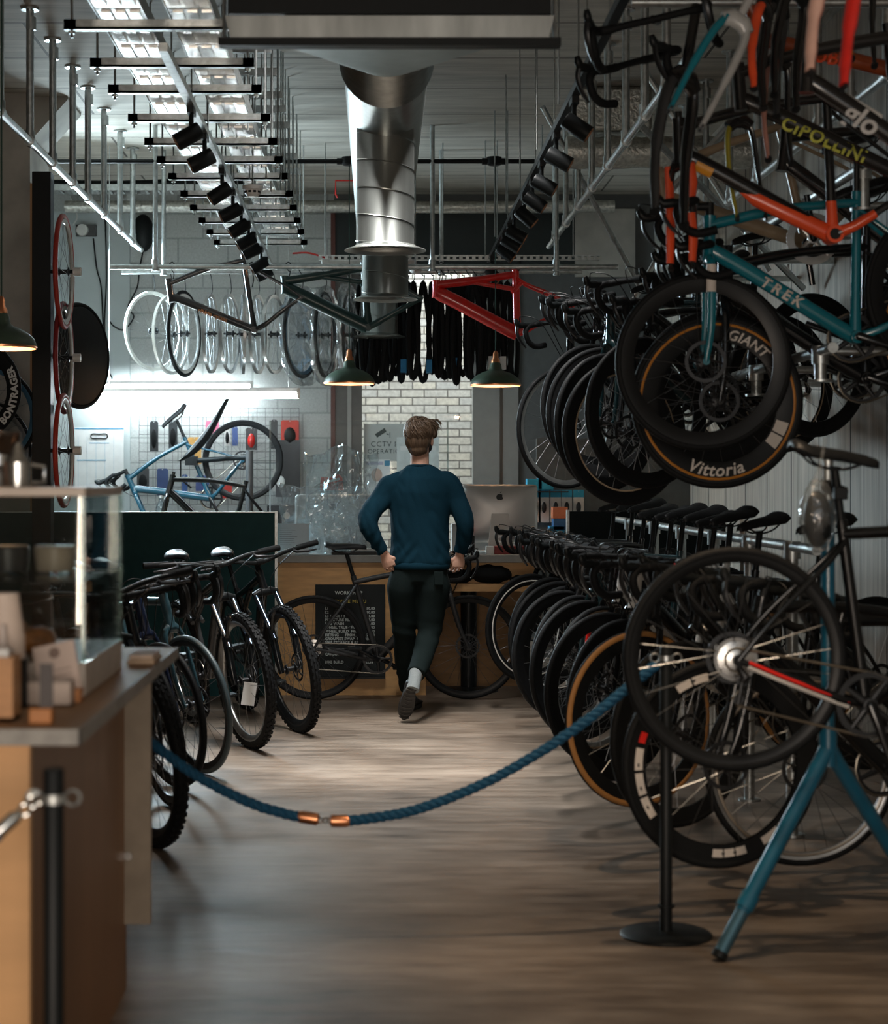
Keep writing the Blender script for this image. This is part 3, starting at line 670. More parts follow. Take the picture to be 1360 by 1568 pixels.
STEER = ('fork','front_wheel','handlebar','stem','cable')
def make_bike(kind, label, frame=GLOSSBLACK, fork=None, rim=RIMB, tyre=RUBBER, depth=.05, barmat=TAPE, ring=.095, wheels=True, front=True, pedals=True, group=None, crank=35):
    g = GEO[kind]; r = empty('bicycle', label=label, cat='bicycle', group=group)
    BB, RA, FA, HB, HT, ST, SCl = [V(g[k]) for k in ('BB','RA','FA','HB','HT','ST','SC')]
    ax = (HT-HB).normalized()
    frame_mb(kind).build('frame', frame, r)
    if kind == 'road': fork_mb('road').build('fork', fork or frame, r)
    else:
        c = HB-ax*.02; m = MB()
        for s in (-1, 1):
            m.tube([c+V((0,s*.062,0)), FA+V((-.01,s*.062,.18))], .0165, 12)
        fo = m.build('fork', pm('fork_stanchion', (.10,.13,.17), .15, .9), r); m = MB()
        m.tube([c+V((0,-.075,.0)), c+V((0,-.03,.012)), c+V((0,.03,.012)), c+V((0,.075,0))], [.018,.024,.024,.018], 12); m.tube([c, HT], .016, 10); m.build('fork_crown', BLACK, fo); m = MB()
        for s in (-1, 1): m.tube([FA+V((-.052,s*.064,.235)), FA+V((-.04,s*.064,.21)), FA+V((-.01,s*.062,.05)), FA+V((0,s*.058,-.015))], [.021,.0235,.021,.016], 12)
        m.tube(smooth_path([FA+V((-.05,-.064,.20)), FA+V((.0,-.05,.335)), FA+V((.0,.05,.335)), FA+V((-.05,.064,.20))], 5), .011, 8); m.build('fork_lowers', GLOSSBLACK, fo)
    if wheels:
        if front: wheel(kind, 'front_wheel', r, FA, depth, rim, tyre)
        wheel(kind, 'rear_wheel', r, RA, depth, rim, tyre, cass=True)
    C = HT+ax*.045+V((.085 if kind == 'road' else .05, 0, .018))
    m = MB(); m.tube([HT, HT+ax*.055], .0165, 12); m.tube([HT+ax*.04, C], [.017,.015], 10); m.lathe([(.0,-.022),(.019,-.022),(.019,.022),(0,.022)], 12, C, 'y'); m.build('stem', BLACK, r)
    if kind == 'road':
        b = drop_bar_mb(C).build('handlebar', barmat, r); hoods(C, b)
        m = MB()
        for s in (-1, 1): m.tube(smooth_path([C+V((.12,s*.2,.03)), C+V((.15,s*.13,.07)), C+V((.10,s*.04,.02)), HB+V((.06,s*.02,.05)), HB+V((.02,s*.03,-.04))], 5), .0024, 5)
        m.build('cable', BLACK, r)
    else:
        m = MB(); m.tube(smooth_path([C+V((-.055,-.38,.045)), C+V((-.02,-.18,.03)), C+V((0,-.04,0)), C+V((0,.04,0)), C+V((-.02,.18,.03)), C+V((-.055,.38,.045))], 5), .0125, 10)
        b = m.build('handlebar', BLACK, r)
        for s in (-1, 1):
            MB().tube([C+V((-.042,s*.26,.038)), C+V((-.057,s*.395,.046))], [.0165,.0175], 12).build('grip', TAPE, b)
            m = MB(); m.tube([C+V((-.03,s*.22,.034)), C+V((.01,s*.23,.02)), C+V((.015,s*.30,.012)), C+V((.0,s*.36,.012))], [.011,.009,.007,.005], 8); m.build('brake_lever', DARKMET, b)
        m = MB()
        for s in (-1, 1): m.tube(smooth_path([C+V((0,s*.22,.03)), C+V((.10,s*.15,.02)), C+V((.08,s*.05,-.06)), HB+V((.03,s*.03,0)), FA+V((-.06,s*.08,.25))], 5), .0026, 5)
        m.build('cable', BLACK, r)
    MB().tube([ST-V((-.02,0,.07)), SCl+V((.0,0,0)), SCl+V((0,0,.016))], [.0135,.0135,.018], 12).build('seatpost', BLACK, r)
    saddle(r, SCl)
    crank_parts(r, BB, ring, crank, pedals=pedals); drivetrain(r, g, ring-.002)
    return r
def place_bike(r, kind, fa, yaw, pitch=0, lean=0, steer=0, anchor='FA'):
    """put the front axle (or another point of the frame) at fa; yaw = compass of the heading from +x, pitch>0 noses down"""
    g = GEO[kind]
    R = Matrix.Rotation(math.radians(yaw), 3, 'Z') @ Matrix.Rotation(math.radians(pitch), 3, 'Y') @ Matrix.Rotation(math.radians(lean), 3, 'X')
    r.location = Vector(fa)-R @ V(g[anchor]); r.rotation_euler = R.to_euler()
    if steer:
        ax = (V(g['HT'])-V(g['HB'])).normalized(); p = V(g['HB'])
        S = Matrix.Translation(p) @ Matrix.Rotation(math.radians(steer), 4, ax) @ Matrix.Translation(-p)
        for c in kids(r):
            if c.name.split('.')[0] in STEER:
                b = S @ Matrix.Translation(V(g['FA'])) if c.name.startswith('front_wheel') else S
                c.matrix_basis = b
    return r
def tube_text(parent, s, a, b, size, off, side=-1, mat=WHITE, shear=.15, bold=.004, t=.5, spacing=1.0):
    """lettering along a frame tube from a to b on the side facing -y (side=-1) or +y"""
    a, b = V(a), V(b); d = (b-a).normalized(); n = V((0, side, 0)); up = n.cross(d); p = a.lerp(b, t)+n*off
    M = Matrix(((d.x, up.x, n.x, p.x), (d.y, up.y, n.y, p.y), (d.z, up.z, n.z, p.z), (0,0,0,1)))
    v, f = text_geo(s, size, spacing, shear, bold)
    # wrap slightly round the tube
    vv = [(q.x, q.y, -(q.y**2)/(2*max(off,.02))*.9) for q in v]
    return MB().add(vv, f, M).build('lettering', mat, parent)
# ------------------------------------------------------------------ rack bikes, right side
GIM = {}
def recolor(r, **kw):
    """kw: frame, fork, rim, tyre, saddle, bar -> material"""
    key = {'frame':'frame','fork':'fork','rim':'rim','front_tyre':'front_wheel','rear_tyre':'rear_wheel','saddle':'saddle','bar':'handlebar'}
    for k, m in kw.items():
        for o in part(r, key[k]): setmat(o, m)
SILVERP = pm('pale_silver_paint', (.45,.47,.47), .25, coat=.5); REDSTRIPE = RED
DARKTEAL = pm('dark_teal_paint', (.010,.035,.042), .25, coat=.5); GRAPH = pm('graphite_paint', (.035,.037,.04), .25, coat=.5)
BEIGE = pm('sand_paint', (.35,.27,.18), .35, coat=.4); WHITEP = pm('white_paint', (.70,.69,.66), .25, coat=.5); NAVY = pm('navy_paint', (.012,.02,.05), .25, coat=.5)
road0 = make_bike('road', 'black road bike', pedals=False)
road1 = make_bike('road', 'black road bike with alloy rims', rim=RIMA, depth=.025, pedals=False, crank=120)
WHSTRIPE = pm('white_rim_line', (.7,.68,.64), .5)
def ringline(w, r, y, mat, name='rim_line', t=.003, a0=0, a1=360):
    n = 48; P = [(r*math.cos(math.radians(a0+(a1-a0)*k/n)), y, r*math.sin(math.radians(a0+(a1-a0)*k/n))) for k in range(n+(0 if a1-a0 == 360 else 1))]
    return MB().tube(P, t, 5, closed=(a1-a0 == 360), flat=.5, up=(0,1,0)).build(name, mat, w)
low = [ # X, Y, z, yaw, steer, label, style
 (.955, 11.35, .16, 216, -6, 'black road bike with white rim line at the counter end of the lower rack', 'line'),
 (1.02, 10.95, .16, 216, 6, 'glossy black road bike, second from the counter on the lower rack', 'a'),
 (1.04, 10.50, .16, 217, -8, 'road bike with white-lined black rim, third from the counter on the lower rack', 'line2'),
 (1.02, 10.05, .16, 217, 4, 'graphite road bike with pale fork, fourth from the counter on the lower rack', 'pale'),
 (.98, 9.65, .16, 218, -4, 'black road bike standing fifth from the counter on the lower rack', 'a'),
 (1.00, 9.25, .16, 218, 6, 'black road bike with red fork tips, sixth from the counter on the lower rack', 'redf'),
 (1.00, 8.85, .16, 218, -3, 'dark teal road bike, seventh from the counter on the lower rack', 'teal'),
 (1.02, 8.45, .16, 219, 5, 'black road bike with brown sidewalls, eighth from the counter on the lower rack', 'brown'),
 (1.00, 8.05, .16, 219, -5, 'road bike with red and white striped top tube on the lower rack', 'stripe'),
 (1.02, 7.65, .16, 219, 3, 'black road bike with white frame above a plain black wheel on the lower rack', 'white'),
 (1.01, 7.05, .16, 218, -10, 'black road bike with orange tan sidewall tyres on the lower rack', 'tan'),
 (1.10, 6.62, .16, 212, 2, 'dark road bike just behind the wheel with pale rim blocks on the lower rack', 'a'),
 (1.115, 5.93, .16, 192, 0, 'black road bike with pale block decals on deep rims on the lower rack', 'block'),
 (1.46, 6.30, .09, 184, 0, 'nearest low road bike with slim alloy rims behind the blue repair stand', 'near'),
]
POOL = {0: [road0], 1: [road1]}      # plain copies first, styling afterwards
for k in range(18): POOL[0].append(copy_tree(road0))
for k in range(3): POOL[1].append(copy_tree(road1))
def take(i): return POOL[i].pop()
uplist = [ # X, Y, wheel-bottom z, yaw, steer, label, style
 (1.05, 10.2, 1.37, 212, 0, 'black road bike with silver rims at the far end of the upper rack', 'alu'),
 (1.16, 9.78, 1.47, 208, 0, 'black road bike second from the far end of the upper rack', 'a'),
 (1.16, 9.35, 1.42, 210, -6, 'black road bike with pale blocks on grey deep rims on the upper rack', 'blockup'),
 (1.12, 8.95, 1.36, 212, 4, 'dark teal road bike fourth from the far end of the upper rack', 'teal'),
 (1.15, 8.5, 1.30, 210, -4, 'road bike with pale rim line near the middle of the upper rack', 'lineup'),
 (1.20, 8.15, 1.38, 208, 2, 'black road bike sixth from the far end of the upper rack', 'a'),
 (1.40, 7.52, 1.44, 186, 0, 'plain deep rimmed black road bike just behind the orange lined wheel on the upper rack', 'deep'),
 (1.325, 7.13, 1.385, 182, 0, 'black road bike with orange rim lines and white rim lettering on the upper rack', 'orange'),
 (1.245, 6.98, 1.53, 181, 0, 'teal road bike with pale lettering on its down tube on the upper rack', 'trek'),
]
def style_bike(b, st):
    fw = part(b, 'front_wheel'); rw = part(b, 'rear_wheel'); fr = part(b, 'frame')[0]; g = GEO['road']
    if st == 'line':
        for w in fw+rw: ringline(w, .296, .0125, WHSTRIPE, t=.0045)
    if st in ('line2', 'lineup'):
        for w in fw+rw: ringline(w, .272, .009, WHSTRIPE if st == 'line2' else BEIGE, t=.004)
    if st == 'pale': recolor(b, frame=GRAPH, fork=SILVERP)
    if st == 'redf':
        recolor(b, fork=GRAPH)
        m = MB()
        for s in (-1, 1): m.tube([V(g['FA']).lerp(V(g['HB']), q)+V((-.004, s*.0545, 0)) for q in (.12,.25,.42)], [.0125,.0145,.0165], 10, flat=.72)
        m.build('fork_tip', RED, part(b, 'fork')[0])
    if st == 'teal': recolor(b, frame=DARKTEAL, fork=DARKTEAL)
    if st == 'brown':
        for w in fw+rw: ringline(w, .317, .0135, pm('brown_sidewall', (.20,.13,.07), .6), t=.005)
    if st == 'stripe':
        h, s_ = V(g['HT']), V(g['ST']); ax = V((.03,0,-.03))
        recolor(b, frame=WHITEP)
        for q, mt in ((.006, RED), (-.008, RED)):
            m = MB(); m.tube([h+V((-.03,.0,-.03+q)), h.lerp(s_,.5)+V((0,.0,-.002+q)), s_+V((.02,0,-.006+q))], .0165, 10, flat=1.35); m.build('stripe', mt, fr)
        recolor(b, fork=GLOSSBLACK)
    if st == 'white': recolor(b, frame=WHITEP)
    if st == 'tan':
        recolor(b, front_tyre=GUM, rear_tyre=GUM)
        for w in fw+rw: MB().lathe([(.334,-.009),(.3402,-.004),(.3402,.004),(.334,.009)], 56, axis='y', cap=False).build('tread', RUBBER, w)
    if st == 'block':
        for w in fw:
            for a0, a1, n_ in ((200,246,3),(60,84,2),(-32,16,3),(257,281,3)): rim_blocks(w, .274, .300, a0, a1, n_, .0140)
            rim_blocks(w, .276, .298, 18, 26, 1, .0140, RED, 'red_decal')
            for a_ in (3,-12,-25,72,215,232,264,272): rim_blocks(w, .285, .291, a_, a_+2.5, 1, .0146, BLACK, 'decal_mark')
            MB().lathe([(.262,-.009),(.30,-.0115),(.30,.0115),(.262,.009)], 40, axis='y', cap=False).build('deep_rim', RIMB, w)
        for w in rw: rim_blocks(w, .276, .300, 110, 150, 2, .013)
    if st == 'blockup':
        recolor(b, rim=GRAPH)
        for w in fw: rim_blocks(w, .272, .302, 100, 150, 2, .0135); rim_blocks(w, .272, .302, 205, 222, 1, .0135)
    if st == 'near':
        for w in fw: ringline(w, .300, .0125, pm('worn_brake_track', (.34,.30,.25), .4, .6), t=.005)
    if st == 'deep':
        for w in fw:
            MB().lathe([(.225,-.006),(.24,-.011),(.30,-.0125),(.30,.0125),(.24,.011),(.225,.006)], 48, axis='y', cap=False).build('deep_rim', RIMB, w)
    if st == 'orange':
        for w in fw+rw: ringline(w, .302, .0128, pm('orange_sidewall', (.55,.21,.02), .5), t=.005)
        for w in fw:
            rim_blocks(w, .24, .29, 212, 236, 2, .0140); MB().lathe([(.235,-.006),(.25,-.010),(.298,-.0125),(.298,.0125),(.25,.010),(.235,.006)], 48, axis='y', cap=False).build('deep_rim', RIMB, w)
            rim_text(w, 'GIANT', .262, 133, .055, DECAL, .0150, .0012, flip=True)
            rim_text_in(w, 'Vittoria', .270, 288, .068, DECAL, .0150, .0012)
    if st == 'trek':
        recolor(b, frame=TEAL, fork=TEAL)
        h, bb = V(g['HB'])+V((-.0,0,.03)), V(g['BB'])
        up_fix = V((.004,0,.006)); v, f = text_geo('TREK', .056, 1.5, .15, .0016); d = (bb-h).normalized(); n = V((0,1,0)); up = n.cross(d); p = h.lerp(bb, .5)+n*.0315+up_fix
        if up.z < 0: up = -up
        M = Matrix(((d.x, up.x, n.x, p.x), (d.y, up.y, n.y, p.y), (d.z, up.z, n.z, p.z), (0,0,0,1)))
        MB().add([(q.x, q.y, -(q.y**2)/.055) for q in v], f, M).build('lettering', DECAL, fr)
        m = MB(); c = V(g['FA']).lerp(V(g['HB']), .80); ax = (V(g['HB'])-V(g['FA'])).normalized(); m.tube([c-ax*.055+V((-.004,.0535,0)), c+ax*.05+V((0,.047,0))], .0185, 10, flat=.68); m.build('sticker', DECAL, part(b, 'fork')[0])
for (X, Y, z, yaw, steer, lb, st) in low:
    b = take(1 if st in ('near', 'brown', 'redf') else 0); tag(b, lb, 'bicycle', 'road bikes on the lower rack')
    place_bike(b, 'road', (X, Y, z+.34), yaw, 3 if st in ('near','block') else 7+random.uniform(-1,2), random.uniform(-2,2), steer); style_bike(b, st)
for (X, Y, z, yaw, steer, lb, st) in uplist:
    b = take(1 if st == 'alu' else 0); tag(b, lb, 'bicycle', 'road bikes on the upper rack')
    place_bike(b, 'road', (X, Y, z+.34), yaw, 15+random.uniform(-1.5,1.5), random.uniform(-2,2), steer); style_bike(b, st)
# ------------------------------------------------------------------ galvanised racks that carry the two rows by their saddles
def rack(Y0, Y1, line, z, posts, lb, zbase, hang=False):
    """line: function Y -> X of the carrying tube"""
    t = empty('bike_rack', (line(Y0), Y0, 0), label=lb, cat='bike rack'); o = Vector((line(Y0), Y0, 0))
    MB().tube([Vector((line(Y0),Y0,z))-o, Vector((line(Y1),Y1,z))-o], .021, 12).build('carrying_tube', GALV, t)
    for y in posts:
        p = Vector((line(y), y, 0))-o; m = MB(); m.tube([p+V((0,0,zbase)), p+V((0,0,z))], .024, 12); m.lathe([(.034,z-.05),(.034,z+.02)], 12, p); m.lathe([(.05,zbase),(.05,zbase+.01)], 12, p)
        m.build('post', GALV, t)
        if hang: MB().tube([p+V((0,0,z)), p+V((XR-line(y)-.004,0,z))], .018, 10).build('wall_arm', GALV, t)
    return t
rack(6.9, 12.3, lambda y: 1.66-.01*(y-6.9), 1.155, [7.3, 8.1, 8.9, 9.8, 10.7, 11.7], 'galvanised lower bike rack with tube posts standing on the floor', 0)
rack(6.9, 11.0, lambda y: 1.86-.01*(y-6.9), 2.62, [7.0, 8.0, 9.0, 10.0, 10.9], 'galvanised upper bike rack tube braced to the right wall', 2.45, True)
rack(6.9, 11.0, lambda y: 1.72, 1.92, [7.1, 8.3, 9.5, 10.7], 'lower brace tube of the upper bike rack against the right wall', 1.80, True)

# ------------------------------------------------------------------ blue repair stand with a black road bike facing right
sb = make_bike('road', 'black road bike held rear wheel first in the blue repair stand', frame=GLOSSBLACK, depth=.026, rim=RIMB, ring=.098, pedals=False, crank=-62)
place_bike(sb, 'road', (1.079, 5.52, .88), 0, 9, 0, 0, 'RA')
fr = part(sb, 'frame')[0]; g = GEO['road']; RAv, BBv = V(g['RA']), V(g['BB'])
for q, mt in ((.002, RED), (-.012, WHITEP)):
    m = MB()
    m.tube(smooth_path([BBv+V((-.06,-.042,-.004+q)), RAv.lerp(BBv,.4)+V((0,-.0655,-.006+q)), RAv+V((.03,-.066,-.002+q))], 6), .0065, 6, flat=1.1); m.build('stripe', mt, fr)
for w in part(sb, 'rear_wheel'):
    MB().lathe([(.016,-.0185),(.066,-.0175),(.066,-.0165),(.016,-.0165)], 40, axis='y', closed=True).build('spoke_guard', pm('dull_silver_disc', (.22,.22,.215), .4, .8), w)
tyre = part(sb, 'rear_wheel')[0]
# stand
st = empty('repair_stand', (1.38, 5.60, 0), label='blue tubular bicycle repair stand with two splayed legs', cat='repair stand')
m = MB(); m.tube([(0,0,.56),(0,0,1.36)], .021, 14); m.tube([(0,0,.545),(0,0,.66)], .028, 14); m.build('upright', BLUEP, st)
MB().tube([(0,0,1.30),(0,0,1.50)], .016, 12).build('inner_tube', GALV, st)
def leg(foot):
    a = V((0,0,.60)); f = V(foot); k = a.lerp(f,.80); 
    l = MB().tube([a, a.lerp(f,.06), k], [.027,.025,.024], 14).build('leg', BLUEP, st)
    MB().tube([k.lerp(a,.12), k, f], [.022,.021,.021], 14).build('leg_extension', pm('dull_blue_steel', (.07,.16,.22), .4, .6), l)
    MB().tube([f.lerp(a,.01), f+(f-a).normalized()*.012], [.0235,.0225], 14).build('foot_cap', BLACK, l)
    MB().tube([k.lerp(a,.10), k.lerp(a,.02)], .029, 14).build('collar', BLUEP, l)
leg((1.012-1.38, 5.40-5.60, .02)); leg((.40, .24, .02))
m = MB(); m.tube([(0,0,1.40),(-.01,-.03,1.40),(.025,-.09,1.38)], .022, 10); m.box(-.005,.035,-.105,-.07,1.36,1.40); m.build('clamp', BLACK, st, bevel=.004)
# wrapped saddle bag hanging from the stand bike
bag = empty('wrapped_parcel', at(1252, 795, 5.42), label='black part wrapped in clear plastic hanging under the stand bike saddle', cat='parcel')
m = MB(); m.ell((0,0,0), (.042,.03,.085), 18, 12); m.ell((.01,-.008,-.03), (.03,.032,.04), 12, 8); m.build('part', BLACK, bag)
m = MB(); m.ell((0,0,.01), (.052,.04,.11), 22, 16)
m.v = [p+p.normalized()*.010*noise.noise(p*45) for p in m.v]; m.build('plastic_wrap', glassy('plastic_film', (.95,.96,.96), .07, .12, .9, .05), bag)
m = MB(); m.tube([(0,0,.10),(.012,.01,.16),(.03,.03,.24)], [.02,.006,.004], 8); m.build('twist', MATS['plastic_film'], bag)

# ------------------------------------------------------------------ rope barrier
def stanchion(x, y, h, ring, lb):
    t = empty('stanchion', (x, y, 0), label=lb, cat='barrier post')
    MB().lathe([(0,.0),(.142,.0),(.143,.006),(.136,.011),(.04,.016),(.0,.018)], 40).build('base', BLACK, t)
    MB().lathe([(0,.01),(.0195,.01),(.0195,h-.004),(.017,h),(0,h)], 20).build('post', BLACK, t)
    m = MB(); m.lathe([(.019,.09),(.027,.09),(.027,.096),(.019,.096)], 20); m.build('lower_ring', BLACK, t)
    m = MB(); m.lathe([(.0195,ring-.008),(.024,ring-.008),(.024,ring+.008),(.0195,ring+.008)], 20)
    for s in (-1, 1): m.tube([(s*.035+.014*math.cos(2*PI*k/12), 0, ring+.014*math.sin(2*PI*k/12)) for k in range(12)], .003, 6, closed=True)
    m.build('eye_ring', GALV, t); return t
stanchion(.90, 5.70, .90, .865, 'black barrier post on a round base beside the blue repair stand')
stanchion(-.585, 3.30, .90, .846, 'blurred black barrier post close to the end of the cafe counter')
rp = pm('blue_rope', (.004,.075,.16), .8, var=.3, scale=120)
rope_pts = [at(*p) for p in ((160,1090,5.7),(232,1138,5.68),(300,1187,5.66),(380,1228,5.64),(440,1247,5.63),(478,1254,5.63))]
rope_pts2 = [at(*p) for p in ((510,1257,5.63),(560,1254,5.63),(640,1239,5.63),(740,1200,5.63),(830,1150,5.63),(900,1102,5.64),(955,1058,5.66),(1005,1018,5.69))]
def twisted(pts, r, name, parent):
    P = smooth_path(pts, 24); m = MB(); L = 0; A = [0]
    for i in range(1, len(P)): L += (P[i]-P[i-1]).length; A.append(L)
    for k in range(3):
        Q = []
        for i, p in enumerate(P):
            t = (P[min(i+1,len(P)-1)]-P[max(i-1,0)]).normalized(); u = V((0,1,0)); w = t.cross(u).normalized(); a = A[i]/.075*2*PI+2*PI*k/3
            Q.append(p+(u*math.cos(a)+w*math.sin(a))*r*.52)
        m.tube(Q, r*.60, 7)
    return m.build(name, rp, parent)
rope = empty('barrier_rope', label='blue twisted barrier rope sagging across the aisle with copper ends', cat='rope')
o1 = twisted(rope_pts, .0155, 'rope', rope); o2 = twisted(rope_pts2, .0155, 'rope', rope)
def ferrule(a, b):
    a, b = V(a), V(b); d = (b-a)
    MB().tube([a-d*.25, a, b, b+d*.12], [.016,.019,.019,.012], 14).build('end_cap', COPPER, rope)
ferrule(at(462,1251,5.63), at(486,1254.5,5.63)); ferrule(at(530,1257,5.63), at(508,1257,5.63))
m = MB()
for px in (490, 498, 505):
    c = at(px, 1256.5, 5.63); m.tube([c+V((.011*math.cos(2*PI*k/12), .006*math.sin(4*PI*k/12), .008*math.sin(2*PI*k/12))) for k in range(12)], .0026, 6, closed=True)
m.build('clasp', STEEL, rope)
r2 = empty('rope_end', label='chrome rope end hooked to the blurred post at the left edge', cat='rope')
P = [at(*p) for p in ((60,1222,3.30),(48,1228,3.29),(38,1240,3.28),(28,1250,3.27))]
m = MB()
for c in P[:3]: m.tube([c+V((.010*math.cos(2*PI*k/12), .006*math.sin(2*PI*k/12), .009*math.sin(2*PI*k/12))) for k in range(12)], .003, 6, closed=True)
m.build('hook', STEEL, r2)
MB().tube([at(30,1246,3.27), at(22,1252,3.27), at(2,1270,3.26), at(-6,1276,3.26)], [.008,.013,.013,.016], 14).build('end_cap', STEEL, r2)
twisted([at(-4,1275,3.26), at(-40,1300,3.25), at(-90,1325,3.24)], .0155, 'rope', r2)

# ------------------------------------------------------------------ left row of bikes behind the cafe counter
LEFTGREY = pm('cool_grey_tyre', (.05,.075,.085), .4); STEELBLUE = pm('steel_blue_paint', (.03,.075,.095), .28, coat=.5)
mt0 = make_bike('mtb', 'mountain bike', frame=GLOSSBLACK, rim=RIMB, depth=.03, crank=60)
mt1, mt2 = copy_tree(mt0), copy_tree(mt0)
rl = [make_bike('road', 'road bike', frame=STEELBLUE, depth=.03, rim=RIMB, crank=20)]
rl.append(copy_tree(rl[0])); rl.append(copy_tree(rl[0]))
def contact(px, py): Y = F*CAMZ/(py-735); return V(((px-578)*Y/F, Y, 0))
LB = [(mt0, 'mtb', (238,1296), -62, -7, 2, 'black mountain bike with knobbly tyre nearest the cafe counter in the left row'),
      (rl[0], 'road', (258,1236), -60, -8, -6, 'black road bike mostly hidden behind the nearest mountain bike on the left'),
      (rl[1], 'road', (312,1184), -58, -9, 4, 'steel blue road bike with grey tyres in the left row'),
      (mt1, 'mtb', (388,1146), -68, -8, 5, 'dark mountain bike with grey front wheel in the middle of the left row'),
      (mt2, 'mtb', (462,1121), -70, -11, 6, 'black mountain bike next to the counter at the aisle end of the left row'),
      (rl[2], 'road', (272,1206), -58, -8, 3, 'dark road bike with drop bars between the mountain bikes in the left row')]
for b, kd, (px, py), yaw, lean, steer, lb in LB:
    tag(b, lb, 'bicycle', 'bikes in the left row'); c = contact(px, py); rr = GEO[kd]['R']+GEO[kd]['t']
    # lean about the ground contact
    lean = -lean; L = math.radians(lean); h = math.radians(yaw); right = V((math.sin(h), -math.cos(h), 0))
    fa = c+V((0,0,rr*math.cos(L)+.002))+right*(rr*math.sin(L))
    place_bike(b, kd, fa, yaw, 0, lean, steer)
recolor(rl[1], rear_tyre=LEFTGREY, front_tyre=LEFTGREY); recolor(mt1, rim=RIMA, frame=GRAPH); recolor(rl[0], frame=GLOSSBLACK, fork=GLOSSBLACK); recolor(rl[2], frame=NAVY, fork=NAVY)
hang = MB().box(-.035,.035,-.001,.001,-.12,0).build('hang_tag', PAPER); tag(hang, 'white hang tag on the front wheel of the middle left mountain bike', 'tag')
hang.location = at(384,1045,9.55); hang.rotation_euler = (0,.15,.3)

# ------------------------------------------------------------------ gravel bike leaning along the counter
gb = make_bike('road', 'black gravel bike leaning against the plywood counter below the monitor', frame=pm('matt_black_paint', (.014,.016,.018), .5), depth=.028, crank=150)
place_bike(gb, 'road', (at(717,990,11.80).x, 11.80, .342), 2, 0, 4, 0)
fr = part(gb, 'frame')[0]

# ------------------------------------------------------------------ bare frames and wheels on the hanging rails
def bare_frame(kind, mat, hp, pitch, yaw, lb, fork=False, text=None, anchor='HT', cat='bicycle frame', lean=0, forkmat=None, steer=0, fat=1.0):
    t = empty('frameset', label=lb, cat=cat); fr = frame_mb(kind, fat).build('frame', mat, t)
    if fork: fork_mb('road').build('fork', forkmat or mat, t)
    place_bike(t, kind, hp, yaw, pitch, lean, steer, anchor); return t, fr
DGREEN = pm('bottle_green_paint', (.008,.040,.038), .4, coat=.2)
t, fr = bare_frame('road', GRAPH, at(258,428,13.3), 25, 182, 'dark grey bare road frame with orange lettering hanging left on the rail')
h, bb = V(GEO['road']['HB']), V(GEO['road']['BB']); tube_text(fr, 'ribble cycles', h, bb, .045, .028, 1, pm('orange_lettering', (.6,.25,.1), .5), 0, .001, .5)
t, fr = bare_frame('mtb', DGREEN, at(436,424,13.3), 24, 182, 'bottle green bare mountain bike frame hanging behind the duct drop', fat=1.45)
t, fr = bare_frame('mtb', RED, at(668,430,13.3), 22, 182, 'bright red bare mountain bike frame hanging right on the rail', fat=1.5)
def hook(p, top, lb, grp):
    p = V(p); m = MB(); m.tube(smooth_path([p, p+V((.012,0,.06)), V((p.x,p.y,top-.03)), V((p.x-.022,p.y,top+.012)), V((p.x,p.y,top+.035)), V((p.x+.025,p.y,top+.005))], 4), .004, 6)
    return tag(m.build('hook', BLACK), lb, 'hook', grp)
hook(at(264,432,13.3), 2.97, 'black hook holding the head tube of the dark grey hanging frame', 'hooks on the front rail')
hook(at(442,428,13.3), 2.97, 'black hook holding the head tube of the bottle green hanging frame', 'hooks on the front rail')
hook(at(676,432,13.3), 2.97, 'black hook holding the head tube of the red hanging frame', 'hooks on the front rail')
hook(at(386,440,13.3), 2.97, 'black hook holding the seat end of the dark grey hanging frame', 'hooks on the front rail')
hook(at(795,412,13.3), 2.97, 'black hook holding the seat tube of the red hanging frame', 'hooks on the front rail')
# hanging wheels (rims only) at the left
PALER = pm('pale_rim', (.62,.62,.58), .35, .2); WRAP = MATS['plastic_film']
def hang_wheel(px, py, Y, turn, rimm, lb, tyre=None, grp='wheels hanging on the rear rail', tilt=0):
    w = empty('wheel', at(px, py, Y), label=lb, cat='wheel', group=grp)
    rim_mb(.318, .0145, .026).build('rim', rimm, w); spokes_mb(.29, 20).build('spokes', SPOKE, w); hub_mb(False).build('hub', DARKMET, w)
    if tyre: tyre_mb(.325, .0145).build('tyre', tyre, w)
    w.rotation_euler = (0, math.radians(tilt), math.radians(turn)); return w
for px, py, turn, rm, ty, lb in ((235,507,52,PALER,None,'pale rimmed wheel seen almost round, leftmost on the rear hanging rail'),
        (282,511,74,RIMA,RUBBER,'black tyred wheel seen narrow, second on the rear hanging rail'),
        (262,513,70,PALER,None,'pale rim wheel half behind the leftmost hanging wheel'),
        (323,511,84,RIMA,None,'silver wheel seen edge-on under the dark grey frame, left of three pairs'),
        (352,511,81,RIMA,None,'silver wheel seen edge-on left of the grey frame seat tube'),
        (372,512,97,RIMA,None,'silver wheel seen edge-on right of the grey frame seat tube'),
        (395,512,82,RIMA,None,'silver wheel hanging below the rear stays of the grey frame'),
        (420,512,76,RIMA,None,'last bare silver wheel before the plastic wrapped wheels')):
    Y = 14.3; w = hang_wheel(px, py, Y, turn, rm, lb, ty)
    hook((at(px, py, Y).x, Y, at(px, py, Y).z+.29), 3.05, 'black wire hook of the %s' % (' '.join(lb.split()[:6])), 'hooks on the rear rail')
